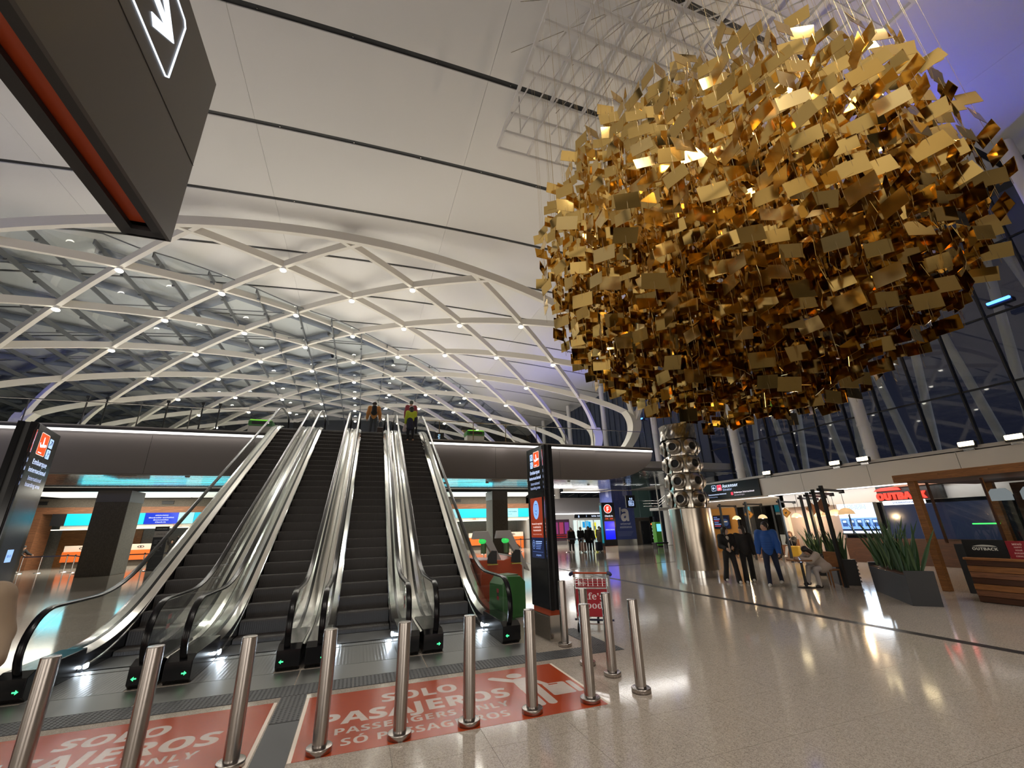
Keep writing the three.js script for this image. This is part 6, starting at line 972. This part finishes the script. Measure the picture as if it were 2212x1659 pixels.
  { const [y, z] = onStep(25); const [p, J, hd, cap, add] = person('woman in a lime yellow jumper with a dark coat over her arm', [1.95, y, z], { h: 1.68, turn: Math.PI, legs: [[3, 3], [-3, 3]], arms: [[2, 10, 10], [10, 8, 40]], hair: 'long', top: cloth(0.42, 0.50, 0.03), puff: 0.025, legsMat: blk, shoes: cloth(0.35, 0.2, 0.12), cell: 0.02 });
    part(p, 'draped_coat', blob([cap(add(J.arm1[1], [0, 0.04, 0.02]), add(J.arm1[1], [0, -0.35, 0]), 0.11, 0.09), cap(add(J.pel, [0.05, 0.05, -0.06]), add(J.pel, [0.02, -0.3, -0.05]), 0.15, 0.16)], 0.02, 0.04), cloth(0.02, 0.02, 0.04)); part(p, 'shopping_bag', blob([cap(add(J.arm0[2], [0.03, -0.14, 0]), add(J.arm0[2], [0.03, -0.36, 0]), 0.05, 0.11)], 0.02, 0.04), cloth(0.45, 0.38, 0.38)); }
  { const [y, z] = onStep(27); person('person in a red jacket and grey knit hat standing above the lime jumper', [2.0, y + 0.02, z], { h: 1.70, turn: Math.PI, legs: [[2, 2], [-2, 2]], arms: [[2, 12, 14], [2, 12, 14]], top: cloth(0.30, 0.05, 0.07), puff: 0.045, legsMat: blk, hat: cloth(0.10, 0.12, 0.11), shoes: shoeB, cell: 0.022 }); }
  // waiting group before the sliding doors
  const G = [['woman in a black coat at the left end of the waiting group', 15.45, -30.6, blk, blk2, 0.3, 'long', 1.68], ['traveller in a red jacket at the back of the waiting group', 15.9, -31.6, cloth(0.42, 0.05, 0.06), blk, 0, '', 1.74], ['traveller with pale cap and dark coat behind the pink suitcase', 16.15, -30.4, blk2, cloth(0.05, 0.05, 0.06), 0.5, 'hat', 1.74], ['tall woman in a long black coat in the middle of the group', 16.55, -29.9, blk, blk, -0.2, 'long', 1.78], ['traveller in a grey scarf right of the tall woman', 17.05, -30.4, cloth(0.10, 0.10, 0.11), blk, 0.6, '', 1.70], ['woman in a beige jacket and blue jeans in the waiting group', 17.45, -29.6, cloth(0.34, 0.27, 0.20), cloth(0.05, 0.08, 0.14), -0.5, 'long', 1.68], ['traveller in olive jacket at the right end of the group', 17.75, -30.3, cloth(0.16, 0.15, 0.10), blk, 0.4, '', 1.76], ['person in a dark coat half hidden behind the check in totem', 17.0, -25.9, blk2, blk, 0.8, '', 1.74]];
  G[7][1] = 18.3; G[7][2] = -30.4;
  G.forEach(([l, x, z, t, b, tn, hr, hh]) => person(l, [x, 0, z], { h: hh, turn: face(x, z) + tn, legs: [[3, 3], [-4, 4]], arms: [[4, 8, 30], [4, 8, 22]], top: t, puff: 0.045, coat: hr === 'long' ? 0.5 : 0.15, legsMat: b, hair: hr === 'long' ? 'long' : '', hat: hr === 'hat' ? cloth(0.5, 0.42, 0.36) : undefined, cell: 0.028, group: 'travellers waiting before the sliding doors' }));
  const sc = (l, x, z, c) => { const s = thing('suitcase', l, 'suitcase', [x, 0, z], 0.2); part(s, 'shell', rbox(0.44, 0.62, 0.26, 0.05, 0, 0.39, 0), c); part(s, 'handle', tube([[-0.1, 0.68, 0], [-0.1, 1.0, 0], [0.1, 1.0, 0], [0.1, 0.68, 0]], 0.012, 6), M.steel); for (const a of [-0.15, 0.15]) part(s, 'wheel', ball(0.04, a, 0.04, 0), M.black); };
  sc('pink suitcase before the waiting group', 16.05, -29.9, std({ color: rgb(0.42, 0.25, 0.21), roughness: 0.45 })); sc('black suitcase standing alone left of the check in totem', 18.0, -29.3, M.black); sc('dark blue suitcase at the feet of the group', 17.0, -29.3, std({ color: rgb(0.03, 0.04, 0.07), roughness: 0.45 }));
  // staff and travellers at the desks, left
  person('desk worker in black behind the left orange desk, arms raised to hair', [-13.6, 0, -41.4], { h: 1.68, turn: 0.3, legs: [[0, 2], [0, 2]], arms: [[150, 20, 60], [140, 20, 70]], top: blk, legsMat: blk, hair: 'long', cell: 0.028, skin: 1 });
  person('desk worker in black behind the airline totem', [-10.9, 0, -41.5], { h: 1.70, turn: 0.2, legs: [[0, 2], [0, 2]], arms: [[20, 6, 50], [20, 6, 50]], top: blk, legsMat: blk, hair: 'long', cell: 0.028 });
  person('traveller in black bending over luggage beside the left totem', [-20.3, 0, -37.2], { h: 1.70, turn: 1.2, lean: 35, legs: [[20, 24], [-8, 4]], arms: [[50, 8, 20], [50, 8, 20]], top: blk, legsMat: blk, cell: 0.028 });
  // bystander cut off by the left edge of the picture
  person('bystander in a beige padded coat cut off by the left edge', [-2.98, 0, -5.0], { h: 1.70, turn: 0.5, legs: [[4, 4], [-4, 4]], arms: [[10, 14, 40], [10, 14, 40]], wide: 1.0, top: cloth(0.30, 0.22, 0.15), puff: 0.07, coat: 0.4, legsMat: blk, cell: 0.02 });
}

scene.traverse((o) => { if (o.isMesh || o.isLight) o.castShadow = true; if (o.isMesh) o.receiveShadow = true; });
renderer.render(scene, camera);
